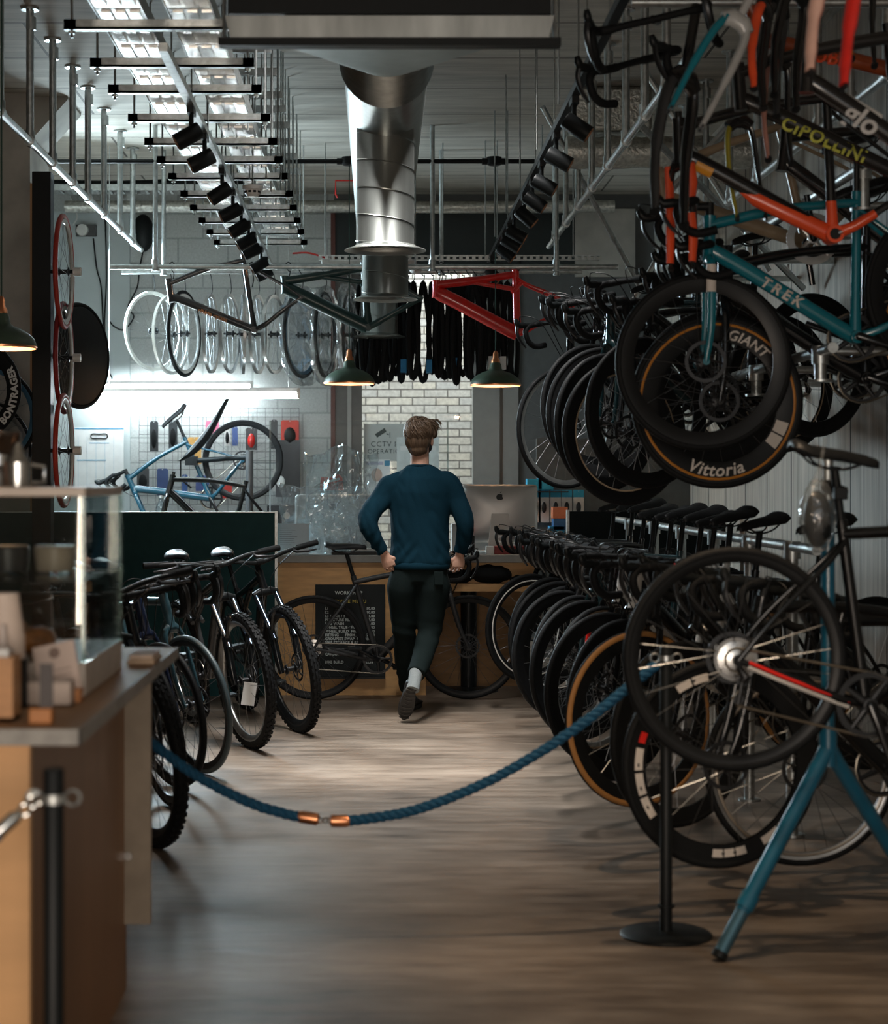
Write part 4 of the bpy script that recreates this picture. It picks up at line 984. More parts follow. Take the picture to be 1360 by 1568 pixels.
for px, turn, lb in ((462,68,'blue rimmed wheel wrapped in clear plastic, left of the two wrapped wheels'),(498,78,'dark wheel wrapped in clear plastic next to the green frame'),(533,84,'thin plastic wrapped wheel behind the left pendant cord')):
    w = hang_wheel(px, 513, 14.25, turn, RIMB if px > 470 else pm('blue_rim', (.05,.15,.25), .35), lb, RUBBER if px != 533 else None, 'wrapped wheels on the rear rail', 6)
    m = MB(); R = []
    for i in range(22):
        tt = PI*i/21; R.append([V((.38*math.sin(tt)**.8*math.cos(2*PI*k/28), .07*math.sin(tt)**.5*math.sin(2*PI*k/28), -.39*math.cos(tt))) for k in range(28)])
    m.loft(R); m.v = [p+V((.03,.04,.03))*noise.noise(p*9+V((px,0,0)))+V((.012,.03,.012))*noise.noise(p*26) for p in m.v]; m.build('plastic_wrap', WRAP, w)
    hook(at(px, 445, 14.25), 3.05, 'black wire hook of the %s' % (' '.join(lb.split()[:6])), 'hooks on the rear rail')
# folded tyres hanging as a curtain
n_t = 0
for px in list(range(552, 640, 9))+[648,662,672,681,690,699,709,718,727,737,746,756,766,777,787]:
    Y = 14.28+random.uniform(-.12,.12); L = random.uniform(.70,.80)*.5; wdt = random.uniform(.028,.05)
    if px == 648: wdt = .055
    p = at(px, 437, Y); top = 3.04
    m = MB(); N = 36; tw = random.uniform(-.5,.5)
    pts = []
    for k in range(N):
        a = 2*PI*k/N; x = wdt*math.sin(a)*(1-.55*max(0, math.cos(a))); z = -L+L*math.cos(a)
        pts.append((x*math.cos(tw)+random.uniform(-.003,.003), x*math.sin(tw), z))
    m.tube(pts, .022, 8, closed=True, flat=.75)
    t = m.build('tyre', RUBBER, loc=(p.x, p.y, p.z+.02)); n_t += 1
    tag(t, '%s black folded tyre from the left in the hanging curtain of tyres' % ORD[n_t-1], 'tyre', 'folded tyres hanging over the counter')
    hook((p.x, p.y, p.z+.018), 3.05, '%s wire hook from the left in the row above the folded tyres' % ORD[n_t-1], 'hooks above the folded tyres')
for px, c in ((618,'blue'),(657,'blue'),(700,'blue'),(752,'white'),(770,'white')):
    g_ = MB().box(-.022,.022,-.06,.06,-.05,.05).build('tyre_label', pm('blue_card', (.02,.25,.55), .6) if c == 'blue' else PAPER, loc=at(px, 560+random.uniform(-4,4), 14.24))
    tag(g_, '%s paper label on the hanging tyres %s' % (c, {618:'right of the lowest duct drop',657:'at the wide open tyre loop',700:'above the brick window middle',752:'beside the right pendant',770:'behind the right pendant shade'}[px]), 'label')
# wheels on the black display post at left
ps = empty('display_post', (pX(66,10.8), 10.8, 0), label='tall black display post carrying red and white rimmed wheels', cat='display post')
MB().box(-.055,.055,-.06,.06,0,pZ(265,10.8)).build('post', BLACK, ps, bevel=.004)
for i, (py, Y) in enumerate(((416,10.75),(548,10.95),(690,10.75))):
    x = pX(98, Y)
    MB().tube([(.05, Y-10.8, pZ(py,Y)), (x-pX(66,10.8)+.06, Y-10.8, pZ(py,Y))], .012, 8).build('peg', BLACK, ps)
    w = empty('wheel', (x, Y, pZ(py, Y)), rz=math.radians(91), label=('top','middle','lowest')[i]+' red and pale rimmed wheel seen edge-on on the black display post', cat='wheel', group='wheels on the display post')
    tyre_mb(.325,.0145).build('tyre', pm('red_tyre', (.40,.035,.02), .5) if i != 1 else pm('dark_red_tyre', (.30,.02,.02), .5), w); rim_mb(.318,.0145,.028).build('rim', PALER, w); spokes_mb(.29,20).build('spokes', SPOKE, w); hub_mb(False).build('hub', DARKMET, w)
    MB().lathe([(0,-.10),(.026,-.10),(.026,-.055),(0,-.055)], 14, axis='y').build('end_nut', WHITE, w)
w = empty('wheel', at(122, 545, 11.6), rz=math.radians(66), label='solid black disc wheel partly behind the middle edge-on wheel', cat='wheel')
MB().lathe([(0,-.022),(.10,-.02),(.31,-.011),(.318,0),(.31,.011),(.10,.02),(0,.022)], 48, axis='y').build('disc', BLACK, w); tyre_mb(.325,.0145).build('tyre', RUBBER, w)
MB().tube([(0,-.0,0),(0,.20,0)], .01, 8).build('axle', BLACK, w)
for px, py, Y, rm, lb, dep in ((-49,597,11.6,RIMB,'black deep rim wheel with white lettering cut by the left picture edge',.07),(-22,638,11.8,pm('blue_rim', (.05,.15,.25), .35),'blue rimmed wheel just behind the lettered wheel at the left edge',.03),(-30,690,11.95,RIMA,'grey wheel lowest behind the lettered wheel at the left edge',.03)):
    w = empty('wheel', at(px, py, Y), label=lb, cat='wheel', group='wheels hanging by the pillar')
    tyre_mb(.325,.0145).build('tyre', RUBBER, w); rim_mb(.325,.0145,dep).build('rim', rm, w); spokes_mb(.318-dep,20).build('spokes', SPOKE, w); hub_mb(False).build('hub', DARKMET, w)
    if dep > .05: rim_text_in(w, 'BONTRAGER', .300, -8, .062, PAPER, -.0145, .003, 0, flip=False)
    MB().tube([(0,0,0),(0,12.2-Y,0)], .01, 8).build('peg', BLACK, w)
# ------------------------------------------------------------------ third tier: bare frames and forks hanging top right
BO = pm('black_carbon_paint', (.010,.010,.011), .22, coat=.6)
t, fr = bare_frame('road', BO, at(1275,360,6.86), 19, 182, 'black bare frame with fluorescent orange bottom bracket and fork hanging high right', True, anchor='BB', steer=38)
g = GEO['road']; BB, HB, ST, RA, FA, HT = [V(g[k]) for k in ('BB','HB','ST','RA','FA','HT')]
m = MB(); m.tube([BB.lerp(HB,.62), BB.lerp(HB,.5), BB.lerp(HB,.12), BB+V((.0,0,-.002))], [.005,.0315,.0325,.0325], 14, flat=.84)
m.tube([BB, BB.lerp(ST,.10), BB.lerp(ST,.24)], [.029,.023,.0195], 14)
m.tube([BB, BB+V((-.08,.048,.004)), BB+V((-.16,.06,.022))], [.026,.0185,.0175], 12); m.tube([BB, BB+V((-.08,-.048,.004)), BB+V((-.16,-.06,.022))], [.026,.0185,.0175], 12)
m.lathe([(.021,-.039),(.034,-.039),(.034,.039),(.021,.039)], 20, BB, 'y', closed=True); m.build('orange_panel', ORANGE, fr)
fk = part(t, 'fork')[0]; m = MB(); c = HB
for s, a, b in ((1, .04, .50), (1, .60, .97), (-1, .05, .97)):
    m.tube([FA.lerp(HB, b)+V((.004,s*.0535,0)), FA.lerp(HB,(a+b)/2)+V((-.006,s*.0545,0)), FA.lerp(HB, a)+V((.002,s*.0535,0))], [.019,.0215,.017], 10, flat=.72)
m.build('orange_panel', ORANGE, fk)
m = MB(); d = (BB-HB).normalized(); p = HB.lerp(BB,.12); m.tube([p+V((0,0,.03)), p+d*.07+V((0,0,.03))], .030, 10, flat=.8); m.build('yellow_badge', pm('amber_paint', (.75,.33,.03), .4), fr)
# lettered black frames, closer to the viewer
def letters_on(fr, s, size, t, mat, off=.034, spacing=1.1, shear=.1, bold=.0015, side=1, curve=.055, a=None, b=None):
    a = a or HB; b = b or BB; d = (b-a).normalized(); n = V((0,side,0)); up = n.cross(d)
    if up.z < 0: up = -up
    p = a.lerp(b, t)+n*off; v, f = text_geo(s, size, spacing, shear, bold)
    M = Matrix(((d.x,up.x,n.x,p.x),(d.y,up.y,n.y,p.y),(d.z,up.z,n.z,p.z),(0,0,0,1)))
    return MB().add([(q.x, q.y, -(q.y**2)/curve) for q in v], f, M).build('lettering', mat, fr)
LIME = pm('lime_lettering', (.60,.62,.10), .5); PALE = pm('pale_grey_lettering', (.62,.61,.60), .5)
t, fr = bare_frame('road', BO, at(1380,268,6.7), 22, 182, 'black bare frame with lime yellow lettering on its down tube hanging top right', anchor='BB')
letters_on(fr, 'CIPOLLINI', .068, .50, LIME)
t, fr = bare_frame('road', BO, at(1492,297,5.9), 13, 182, 'black bare frame with large pale letters at the right picture edge', anchor='BB')
letters_on(fr, 'glo', .100, .30, PALE, .037, 1.0, .15, .002, curve=.25); 
m = MB(); a = HB.lerp(BB,.16)+V((.03,0,.085)); m.tube([a, a+(BB-HB)*.36], [.018,.021], 10, flat=.8); m.build('white_band', WHITEP, fr)
t, fr = bare_frame('road', BO, at(1390,395,7.5), 10, 184, 'plain black bare frame behind the orange and black hanging frame', anchor='BB')
t, fr = bare_frame('road', BEIGE, at(1235,372,7.9), 30, 184, 'sand coloured bare frame with chainset hanging behind the orange frame', anchor='BB')
cs = empty('crankset', at(1240,368,7.55), label='silver toothed chainset hanging behind the orange bottom bracket', cat='crankset'); crank_parts(cs, V((0,0,0)), .105, 100, pm('silver_chainring', (.55,.55,.53), .3, .9), pedals=False, band=.030)
t, fr = bare_frame('road', pm('red_orange_frame', (.35,.07,.02), .3, coat=.4), at(1420,120,6.9), 35, 184, 'black and red bare frame with small graphics in the top right corner', anchor='BB')
letters_on(fr, 'CUBE', .07, .35, ORANGE)
# loose forks hung upside down or tip down
def loose_fork(p, rx, ry, rz, mat, lb, scale=1.0, second=None, fat=1.0):
    t = empty('bicycle_fork', p, label=lb, cat='bicycle fork', group='loose forks hanging top right')
    m = MB(); c = V((0,0,0))
    m.tube([(0,0,0),(0,0,.20)], .014, 12); m.tube([(0,-.045,-.02),(0,-.02,0),(0,.02,0),(0,.045,-.02)], [.018,.022,.022,.018], 12, flat=1.3); m.build('steerer', BLACK if second is None else mat, t)
    for s in (-1, 1):
        P = smooth_path([(0,s*.035,-.005),(.004,s*.052,-.07),(.0,s*.058,-.22),(-.03,s*.056,-.375)], 6)
        b = MB().tube(P, [q*fat for q in [.019]*6+[.018]*6+[.014]*5+[.011]*2], 12, flat=.7).build('blade', mat if (s < 0 or second is None) else second, t)
        MB().lathe([(0,-.004),(.015,-.004),(.015,.004),(0,.004)], 12, (-.03,s*.056,-.378), 'y').build('dropout', DARKMET, b)
    t.rotation_euler = (math.radians(rx), math.radians(ry), math.radians(rz)); t.scale = (scale,)*3; return t
PINK = pm('pink_white_paint', (.85,.52,.42), .3, coat=.5); REDN = pm('bright_red_paint', (.85,.03,.02), .3, coat=.5)
TW = pm('grey_white_paint', (.45,.46,.46), .3, coat=.4); YEL = pm('yellow_green_paint', (.30,.26,.02), .4, coat=.3)
loose_fork(at(1296,-70,5.0), 16, 4, 112, REDN, 'pink and red fork hanging tips down at the top edge, closest to the viewer', 1.0, PINK, 1.45)
loose_fork(at(1130,32,6.0), 30, 6, 98, TW, 'grey and teal fork hanging crown up beside the drop handlebars', 1.05, TEAL, 1.1)
loose_fork(at(1172,12,6.3), 25, 0, 150, BO, 'black and orange fork hanging tips down right of the grey and teal fork', 1.0, ORANGE, 1.0)
loose_fork(at(1132,186,7.0), -4, 4, 100, BO, 'slim fork with one lime yellow blade hanging above the teal road bike', 1.0, YEL, .8)
loose_fork(at(1192,92,6.7), 3, 0, 120, BO, 'slim fork with one pale red tipped blade left of the lime lettered frame', 1.0, pm('pale_red_paint', (.42,.20,.16), .35, coat=.4), .8)
loose_fork(at(1222,-10,6.4), 16, 0, 130, BO, 'black fork hanging between the black and orange fork and the pink fork', 1.1)
loose_fork(at(1194,10,6.6), 20, 0, 140, GRAPH, 'graphite fork hanging deep between the other loose forks', 1.1)
loose_fork(at(1048,120,6.6), 14, 0, 130, BO, 'long slim black fork hanging tips down left of the orange bladed fork', 1.42, GRAPH)
loose_fork(at(1325,-60,6.6), 6, 0, 120, BO, 'dark fork with lime edge hanging right of the pink and red fork', 1.0, YEL, .8)
MB0 = MB().tube([(1.02, 6.6, 3.32), (2.5, 6.6, 3.32)], .02, 10).build('hanging_bar', GALV); tag(MB0, 'galvanised tube along the top edge above the loose forks', 'hanging rail')
MB1 = MB().tube([(1.0, 7.2, 3.30), (2.5, 7.2, 3.30)], .02, 10).build('hanging_bar', GALV); tag(MB1, 'galvanised tube from the right wall above the bare frames', 'hanging rail')
def loose_bar(p, rot, lb, hood=True):
    t = empty('drop_handlebar', p, label=lb, cat='handlebar', group='loose drop handlebars hanging top right'); b = drop_bar_mb(V((0,0,0))).build('bar', TAPE, t)
    if hood: hoods(V((0,0,0)), b)
    MB().tube([(0,0,0),(-.09,0,.01)], .016, 12).build('stem', BLACK, t)
    t.rotation_euler = tuple(math.radians(a) for a in rot); return t
loose_bar(at(985,92,6.8), (0, 10, 215), 'black drop handlebar with hoods hanging beside the right light track')
loose_bar(at(1000,30,6.5), (8, 4, 250), 'black drop handlebar near the top edge above the other drop bar')
# ------------------------------------------------------------------ service counter at the back
CT = pm('concrete_worktop', (.26,.27,.26), .5, var=.15, scale=12)
ct = empty('service_counter', (0, 12.07, 0), label='plywood service counter with grey worktop in front of the brick window', cat='counter')
x0, x1, xs = pX(424,12.07), pX(822,12.07), pX(652,12.07)
MB().box(x0-.01, x1, -.03, .85, .875, .925).build('worktop', CT, ct, bevel=.004)
m = MB(); m.box(x0, xs, 0, .03, 0, .875); m.build('front_panel', PLY, ct)
m = MB(); m.box(xs, x1, .06, .09, .70, .875); m.build('back_fascia', PLY, ct)
m = MB(); m.box(xs, x1, -.01, .70, .685, .735); m.build('shelf', PLY, ct)
m = MB(); m.box(x0, x0+.03, .03, .82, 0, .875); m.build('side_panel', PLY, ct)
m = MB(); m.box(xs-.03, xs, .03, .82, 0, .875); m.build('side_panel', PLY, ct)
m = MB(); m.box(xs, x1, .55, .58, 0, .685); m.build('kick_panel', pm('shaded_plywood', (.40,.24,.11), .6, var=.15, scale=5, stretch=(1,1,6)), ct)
lg = MB(); lg.tube([(pX(718,12.3), .25, .02), (pX(718,12.3), .25, .685)], .055, 14); lg.lathe([(0,0),(.20,0),(.20,.012),(.07,.03)], 24, (pX(718,12.3), .25, 0)); lg.build('leg', BLACK, ct)
def shelf_bag(px, w, h, d, lb):
    p = at(px, 893, 12.15); p.z = .737; m = MB(); m.ell((0,0,h*.48), (w, d, h*.5), 26, 16); 
    m.v = [V((q.x*1.0, q.y, max(0, q.z*(1+.12*noise.noise(q*9)))))+V((0,.0,.012*noise.noise(q*30))) for q in m.v]
    b = m.build('bag', CLOTHB, loc=p); tag(b, lb, 'bag'); return b
shelf_bag(702, .11, .10, .10, 'small black bag on the counter shelf right of the person')
shelf_bag(752, .14, .125, .13, 'large black bag with glossy folds on the counter shelf')
shelf_bag(793, .06, .055, .08, 'flat black pouch at the right end of the counter shelf')
# price board
pb = empty('price_board', (0, 12.05, 0), label='black workshop price board with pale lettering leaning on the counter front', cat='sign')
bx0, bx1, bz0, bz1 = pX(483,12.05), pX(590,12.05), pZ(1036,12.05), pZ(895,12.05)
MB().box(bx0, bx1, -.012, .008, bz0, bz1).build('board', pm('felt_black', (.010,.014,.015), .8), pb, bevel=.002)
m = MB(); m.box(bx0, bx1, -.03, .01, bz0-.012, bz0); m.build('ledge', BLACK, pb)
LET = pm('board_lettering', (.55,.62,.62), .6, var=.02); LETY = pm('board_yellow', (.55,.45,.10), .6, var=.02)
def board_line(s, px, py, size, mat=LET, align='l', sp=1.05):
    v, f = text_geo(s, size, sp, 0, .0007); p = at(px, py, 12.035)
    xs_ = [q.x for q in v]; dx = -min(xs_) if align == 'l' else (-max(xs_) if align == 'r' else 0)
    MB().add([(p.x+q.x+dx, -.0135, p.z+q.y) for q in v], f).build('lettering', mat, pb)
board_line('WORKSHOP', 534, 908, .031, LET, 'c'); board_line('SERVICE MENU', 534, 921, .031, LETY, 'c', 1.15)
rows = [('L1','50.00'),('L2','80.00'),('L3 150.00 / 4','5 1.80'),('PUNCTURE REPAIR','8.00'),('BIKE WASH','15.00'),('WHEEL TRUE   FROM','15.00'),('WHEEL BUILD  FROM','40.00'),('FITTING      FROM','25.00'),('GROUPSET SWAP  FROM','80.00'),('BIKE STORAGE & REPAIR','')]
for i, (a, b) in enumerate(rows):
    py = 932+i*5.8; board_line(a, 498, py, .0235)
    if b: board_line(b, 574, py, .0235, LET, 'r')
board_line('CARBON LAYUP', 498, 1002, .0235); board_line('BIKE BUILD', 498, 1014, .0235); board_line('MECH', 556, 1014, .0235)
# computers
def desktop(px, py_top, Y, w, h, lb, turn=0):
    t = empty('desktop_computer', (pX(px,Y), Y, .925), rz=math.radians(turn), label=lb, cat='computer')
    z1 = pZ(py_top, Y)-.925; z0 = z1-h; R = []
    for k, (q, yy) in enumerate(((1,.03),(1,.024),(.985,.012),(.90,-.006),(.6,-.026),(.3,-.034),(.02,-.036))):
        ring = []
        for j in range(48):
            a = 2*PI*j/48; c, s = math.cos(a), math.sin(a); e = .10 if k < 3 else .35-.0*k
            c2 = math.copysign(abs(c)**e, c); s2 = math.copysign(abs(s)**e, s); ring.append((w/2*q*c2, yy, (z0+z1)/2+h/2*q*s2))
        R.append(ring)
    MB().loft(R).build('body', pm('computer_aluminium', (.60,.58,.56), .42, .55, var=.03), t, ang=60)
    MB().box(-w/2*.97, w/2*.97, .03, .034, z0+.07, z1-.012).build('screen', pm('screen_glass', (.01,.01,.012), .1), t)
    m = MB(); a = [(-.062,z0+.17),(.062,z0+.17),(.095,.004),(-.095,.004)]
    m.add([(-.058,-.05,z0+.20),(.058,-.05,z0+.20),(.09,-.10,0.004),(-.09,-.10,0.004),(-.058,-.042,z0+.20),(.058,-.042,z0+.20),(.09,-.09,0.004),(-.09,-.09,0.004)], [(0,3,2,1),(4,5,6,7),(0,1,5,4),(1,2,6,5),(2,3,7,6),(3,0,4,7)])
    m.box(-.095,.095,-.105,.08,0,.006); s = m.build('stand', pm('stand_aluminium', (.66,.62,.58), .45, .5, var=.03), t, bevel=.002)
    m = MB(); m.lathe([(.014,0),(.026,0),(.026,.012),(.014,.012)], 20, (.0,-.092,.09), 'y', closed=True); m.build('cable_hole', GALV, s)
    # maker's mark: round body with a bite and a leaf
    zc_ = z1-.085; m = MB(); P = []
    for j in range(40):
        a = 2*PI*j/40; rx = .0235*(1-.10*math.sin(a)); r_ = 1+.06*math.cos(2*a)-.12*max(0, math.sin(a))**6-.09*max(0, -math.sin(a))**8
        x, z = rx*r_*math.cos(a), .0245*r_*math.sin(a)
        dx, dz = x-.0275, z-.004
        if dx*dx+dz*dz < .0115**2:
            l = math.hypot(dx, dz); x, z = .0275+dx/l*.0115, .004+dz/l*.0115
        P.append((x, z))
    m.prism([(x, z+zc_) for x, z in P], -.0372, -.034)
    m.prism([(.001+.0*0, zc_+.026), (.004, zc_+.034), (.012, zc_+.040), (.011, zc_+.033), (.007, zc_+.028)], -.0372, -.034)
    m.build('emblem', BLACK, t)
    return t
desktop(765, 742, 12.6, .528, .40, 'silver desktop computer seen from behind on the right of the counter')
desktop(510, 757, 12.65, .528, .385, 'silver desktop computer seen from behind under the crumpled plastic on the left')
cb = tag(MB().tube(smooth_path([at(764,815,12.48), at(785,818,12.42), at(800,828,12.38), at(806,838,12.35), at(812,846,12.34)], 6), .0065, 8).build('power_cable', WHITE), 'white power cable curling from the right computer stand', 'cable')
def cbox(px0, px1, py0, py1, Y, dep, mat, name, lb, cat='box', on=.925, label_mat=None, tilt=0):
    X0, X1 = pX(px0, Y), pX(px1, Y); hgt = (py1-py0)*Y/F; t = empty(name, ((X0+X1)/2, Y, on), label=lb, cat=cat); w = (X1-X0)/2
    MB().box(-w, w, 0, dep, 0, hgt).build('carton', mat, t, bevel=.003)
    if label_mat: MB().box(-w*.75, w*.75, -.0025, .0, hgt*.3, hgt*.75).build('printed_label', label_mat, t)
    t.rotation_euler.z = math.radians(tilt); return t
cbox(692, 711, 800, 846, 12.25, .12, WHITE, 'carton', 'tall white carton on the counter beside the right elbow of the person', label_mat=PAPER)
cbox(711, 727, 816, 842, 12.45, .10, BLACK, 'carton', 'black carton with red top standing left of the right computer', label_mat=None)
tag(MB().box(pX(712,12.45), pX(724,12.45), 12.45, 12.53, 1.035, 1.075).build('packet', RED, bevel=.004), 'small red packet on top of the black carton', 'packet')
cbox(757, 808, 834, 846, 12.2, .12, pm('dark_red_card', (.25,.015,.015), .5), 'box', 'long dark red box lying in front of the right computer', label_mat=None)
cbox(745, 757, 834, 846, 12.2, .1, WHITE, 'box', 'small white box left of the long dark red box', label_mat=None)
cbox(537, 575, 838, 846, 12.25, .16, WHITE, 'box', 'flat white tray on the counter behind the left hand of the person', 'tray')
tag(MB().box(-.17,.17,0,.10,0,.022).build('keyboard', BLACK, loc=(pX(547,12.1), 12.08, .925), bevel=.004), 'black flat tray on the counter edge left of the person', 'tray')
tag(MB().box(pX(812,12.1)-.012, pX(812,12.1)+.002, 12.12, 12.13, .925, 1.09).build('card_stand', DARKMET), 'thin dark upright card holder at the right end of the counter', 'card holder')
# printed notice, acrylic sneeze screen and crumpled plastic
nt_ = empty('notice_sheet', (pX(448,12.2), 12.2, .926), label='white printed notice standing on the left end of the counter', cat='notice')
MB().box(-.10,.11,-.003,.003,0,.205, Matrix.Rotation(-.12,4,'X')).build('sheet', pm('bluish_paper', (.62,.70,.74), .7, var=.03), nt_)
m = MB()
for i in range(9): m.box(-.085,-.085+random.uniform(.07,.12),-.0045,-.003,.06+i*.014,.063+i*.014, Matrix.Rotation(-.12,4,'X'))
m.build('printing', pm('grey_ink', (.28,.32,.36), .7), nt_)
ac = empty('acrylic_screen', (0, 12.14, .925), label='clear acrylic screen standing along the counter front', cat='screen'); ac.rotation_euler.x = math.radians(-4)
MB().box(pX(413,12.14), pX(688,12.14), 0, .005, 0, pZ(643,12.14)-.925).build('sheet', glassy('acrylic', (.98,.99,.99), .012, .02), ac)
for px in (413, 686): MB().box(pX(px,12.14)-.006, pX(px,12.14)+.006, -.004, .008, 0, pZ(643,12.14)-.925).build('edge_strip', glassy('acrylic_edge', (.8,.88,.88), .25, .1), ac)
for px in (440, 560, 660): MB().box(pX(px,12.14)-.05, pX(px,12.14)+.05, -.03, .04, 0, .012).build('foot', WHITE, ac)
def crumple(name, px0, px1, py0, py1, Y, amp, frq, seed, lb, haze=.22, arch=0):
    m = MB(); nx, nz = 54, 40; o = at((px0+px1)/2, (py0+py1)/2, Y)
    for j in range(nz+1):
        for i in range(nx+1):
            u, v_ = i/nx, j/nz; top = 1+.05*math.sin(u*9+seed)+.05*noise.noise(V((u*6,seed,0)))
            p = V((pX(px0+(px1-px0)*u, Y)-o.x, 0, (pZ(py1, Y)+(pZ(py0, Y)-pZ(py1, Y))*v_*top)-o.z))
            q = V((u*frq, v_*frq*.8, seed)); p.y = amp*(noise.noise(q)+.6*abs(noise.noise(q*2.3))+.35*abs(noise.noise(q*5)))
            p.x += .3*amp*noise.noise(q*1.7+V((9,0,0))); p.z += .3*amp*noise.noise(q*1.7+V((0,9,0))); m.v.append(p)
    for j in range(nz):
        for i in range(nx): a = j*(nx+1)+i; m.f.append((a, a+1, a+nx+2, a+nx+1))
    t = m.build(name, glassy('crumpled_film', (.93,.97,.98), .11, .08, .6, .13), loc=o, ang=180)
    s = t.modifiers.new('thickness', 'SOLIDIFY'); s.thickness = .002
    return tag(t, lb, 'plastic sheet')
crumple('plastic_sheet', 466, 578, 690, 846, 12.32, .10, 4, 3.1, 'crumpled clear plastic sheet draped over the left computer on the counter')
crumple('plastic_sheet', 430, 560, 742, 846, 12.24, .06, 5, 8.4, 'crumpled clear plastic bag bunched low behind the printed notice')
rb = empty('red_package', at(508, 738, 12.8), label='bright red folded package poking out above the crumpled plastic', cat='package')
m = MB(); m.prism([(-.085,-.06),(.085,-.06),(.075,.03),(.05,.055),(.02,.045),(-.01,.03),(-.075,.035)], -.02, .02); m.build('package', pm('signal_red_card', (.75,.07,.04), .5), rb, bevel=.004)
MB().box(-.02,.06,-.023,-.02,.0,.016, Matrix.Rotation(-.25,4,'Y')).build('printed_label', WHITE, rb)
m = MB(); m.box(-.02,.02,-.015,.015,-.481,-.05); m.build('stand', WHITE, rb)
# dark green partition at left, black one at right
DG = pm('dark_green_panel', (.014,.056,.060), .55, var=.08, spec=.15)
pt = empty('partition', (0, 12.0, 0), label='low dark green partition panel closing off the workshop at left', cat='partition')
MB().box(-2.5, pX(421,12.0), 0, .05, 0, pZ(785,12.0)).build('panel', DG, pt, bevel=.003); MB().box(pX(421,12.0), pX(425,12.0), -.004, .054, 0, pZ(783,12.0)).build('edge_trim', GALV, pt)
MB().box(-2.5, pX(421,12.0), -.004, .054, pZ(785,12.0), pZ(783.5,12.0)).build('edge_trim', GALV, pt)
pt = empty('partition', (0, 12.6, 0), label='low black partition panel behind the saddles of the lower rack', cat='partition')
MB().box(pX(872,12.6), 2.4, 0, .05, 0, pZ(783,12.6)).build('panel', pm('black_panel', (.010,.016,.017), .6, spec=.15), pt, bevel=.003); MB().box(pX(868,12.6), pX(872,12.6), -.004, .054, 0, pZ(781,12.6)).build('edge_trim', GALV, pt)
# ------------------------------------------------------------------ workshop behind the partition
TUBE = pm('fluorescent_tube', (1,1,1), .5, emit=(.86,.97,1.0), estr=60)
for Y, pa, pb_, py, lb in ((16.25,122,385,591,'upper glowing fluorescent tube on the workshop wall'),(14.1,152,457,603,'lower glowing fluorescent tube hanging in front of the workshop wall')):
    t = empty('fluorescent_light', (pX((pa+pb_)/2,Y), Y, pZ(py,Y)), label=lb, cat='light'); w = (pX(pb_,Y)-pX(pa,Y))/2
    MB().box(-w, w, -.02, .05, .012, .045).build('housing', WHITE, t)
    R = MB().tube([(-w,-.0,-.01),(w,-.0,-.01)], .026, 14).build('tube', TUBE, t)
    for s in (-1, 1): MB().box(s*w-.012, s*w+.012, -.03, .05, -.035, .045).build('end_cap', WHITE, t)
    if Y > 15:
        for s in (-.8, .8): MB().box(w*s-.02, w*s+.02, .04, .25, .015, .04).build('wall_bracket', WHITE, t)
    if Y < 15:
        for s in (-.9, .9): MB().tube([(w*s,.01,.04),(w*s,.01,H-pZ(py,Y))], .003, 5).build('wire', GALV, t)
gw = empty('grid_panel', (0, 16.42, 0), label='white wire grid panel holding tools and packets on the workshop wall', cat='wire grid')
gx0, gx1, gz0, gz1 = pX(213,16.42), pX(458,16.42), pZ(772,16.42), pZ(625,16.42); m = MB()
for i in range(20): x = gx0+(gx1-gx0)*i/19; m.tube([(x,0,gz0),(x,0,gz1)], .0025, 5)
for i in range(12): z = gz0+(gz1-gz0)*i/11; m.tube([(gx0,-.004,z),(gx1,-.004,z)], .003, 5)
m.build('wires', pm('grid_wire', (.16,.165,.17), .4, .7), gw)
for x in (gx0+.2, gx1-.2): MB().tube([(x,0,gz1-.02),(x,.035,gz1-.02)], .006, 6).build('wall_bracket', GALV, gw)
def packet(px, py, w, h, col, lb, blister=None, Y=16.36, cat='packet'):
    t = empty('packet', at(px, py, Y), label=lb, cat=cat, group='packets and tools on the wire grid')
    c = pm('card_%02d%02d%02d' % tuple(int(x*99) for x in col), col, .5)
    m = MB(); m.prism([(-w/2,-h/2),(w/2,-h/2),(w/2,h/2-.012),(w/2-.012,h/2),(-w/2+.012,h/2),(-w/2,h/2-.012)], -.003, .003); m.build('card', c, t)
    if blister: m = MB(); m.ell((0,-.012,-h*.08), (w*.33,.02,h*.32), 14, 10); m.build('blister', blister, t)
    MB().tube([(0,-.03,h/2-.01),(0,.066,h/2-.004)], .004, 6).build('peg', GALV, t)
    return t
YG = (.75,.42,.12)
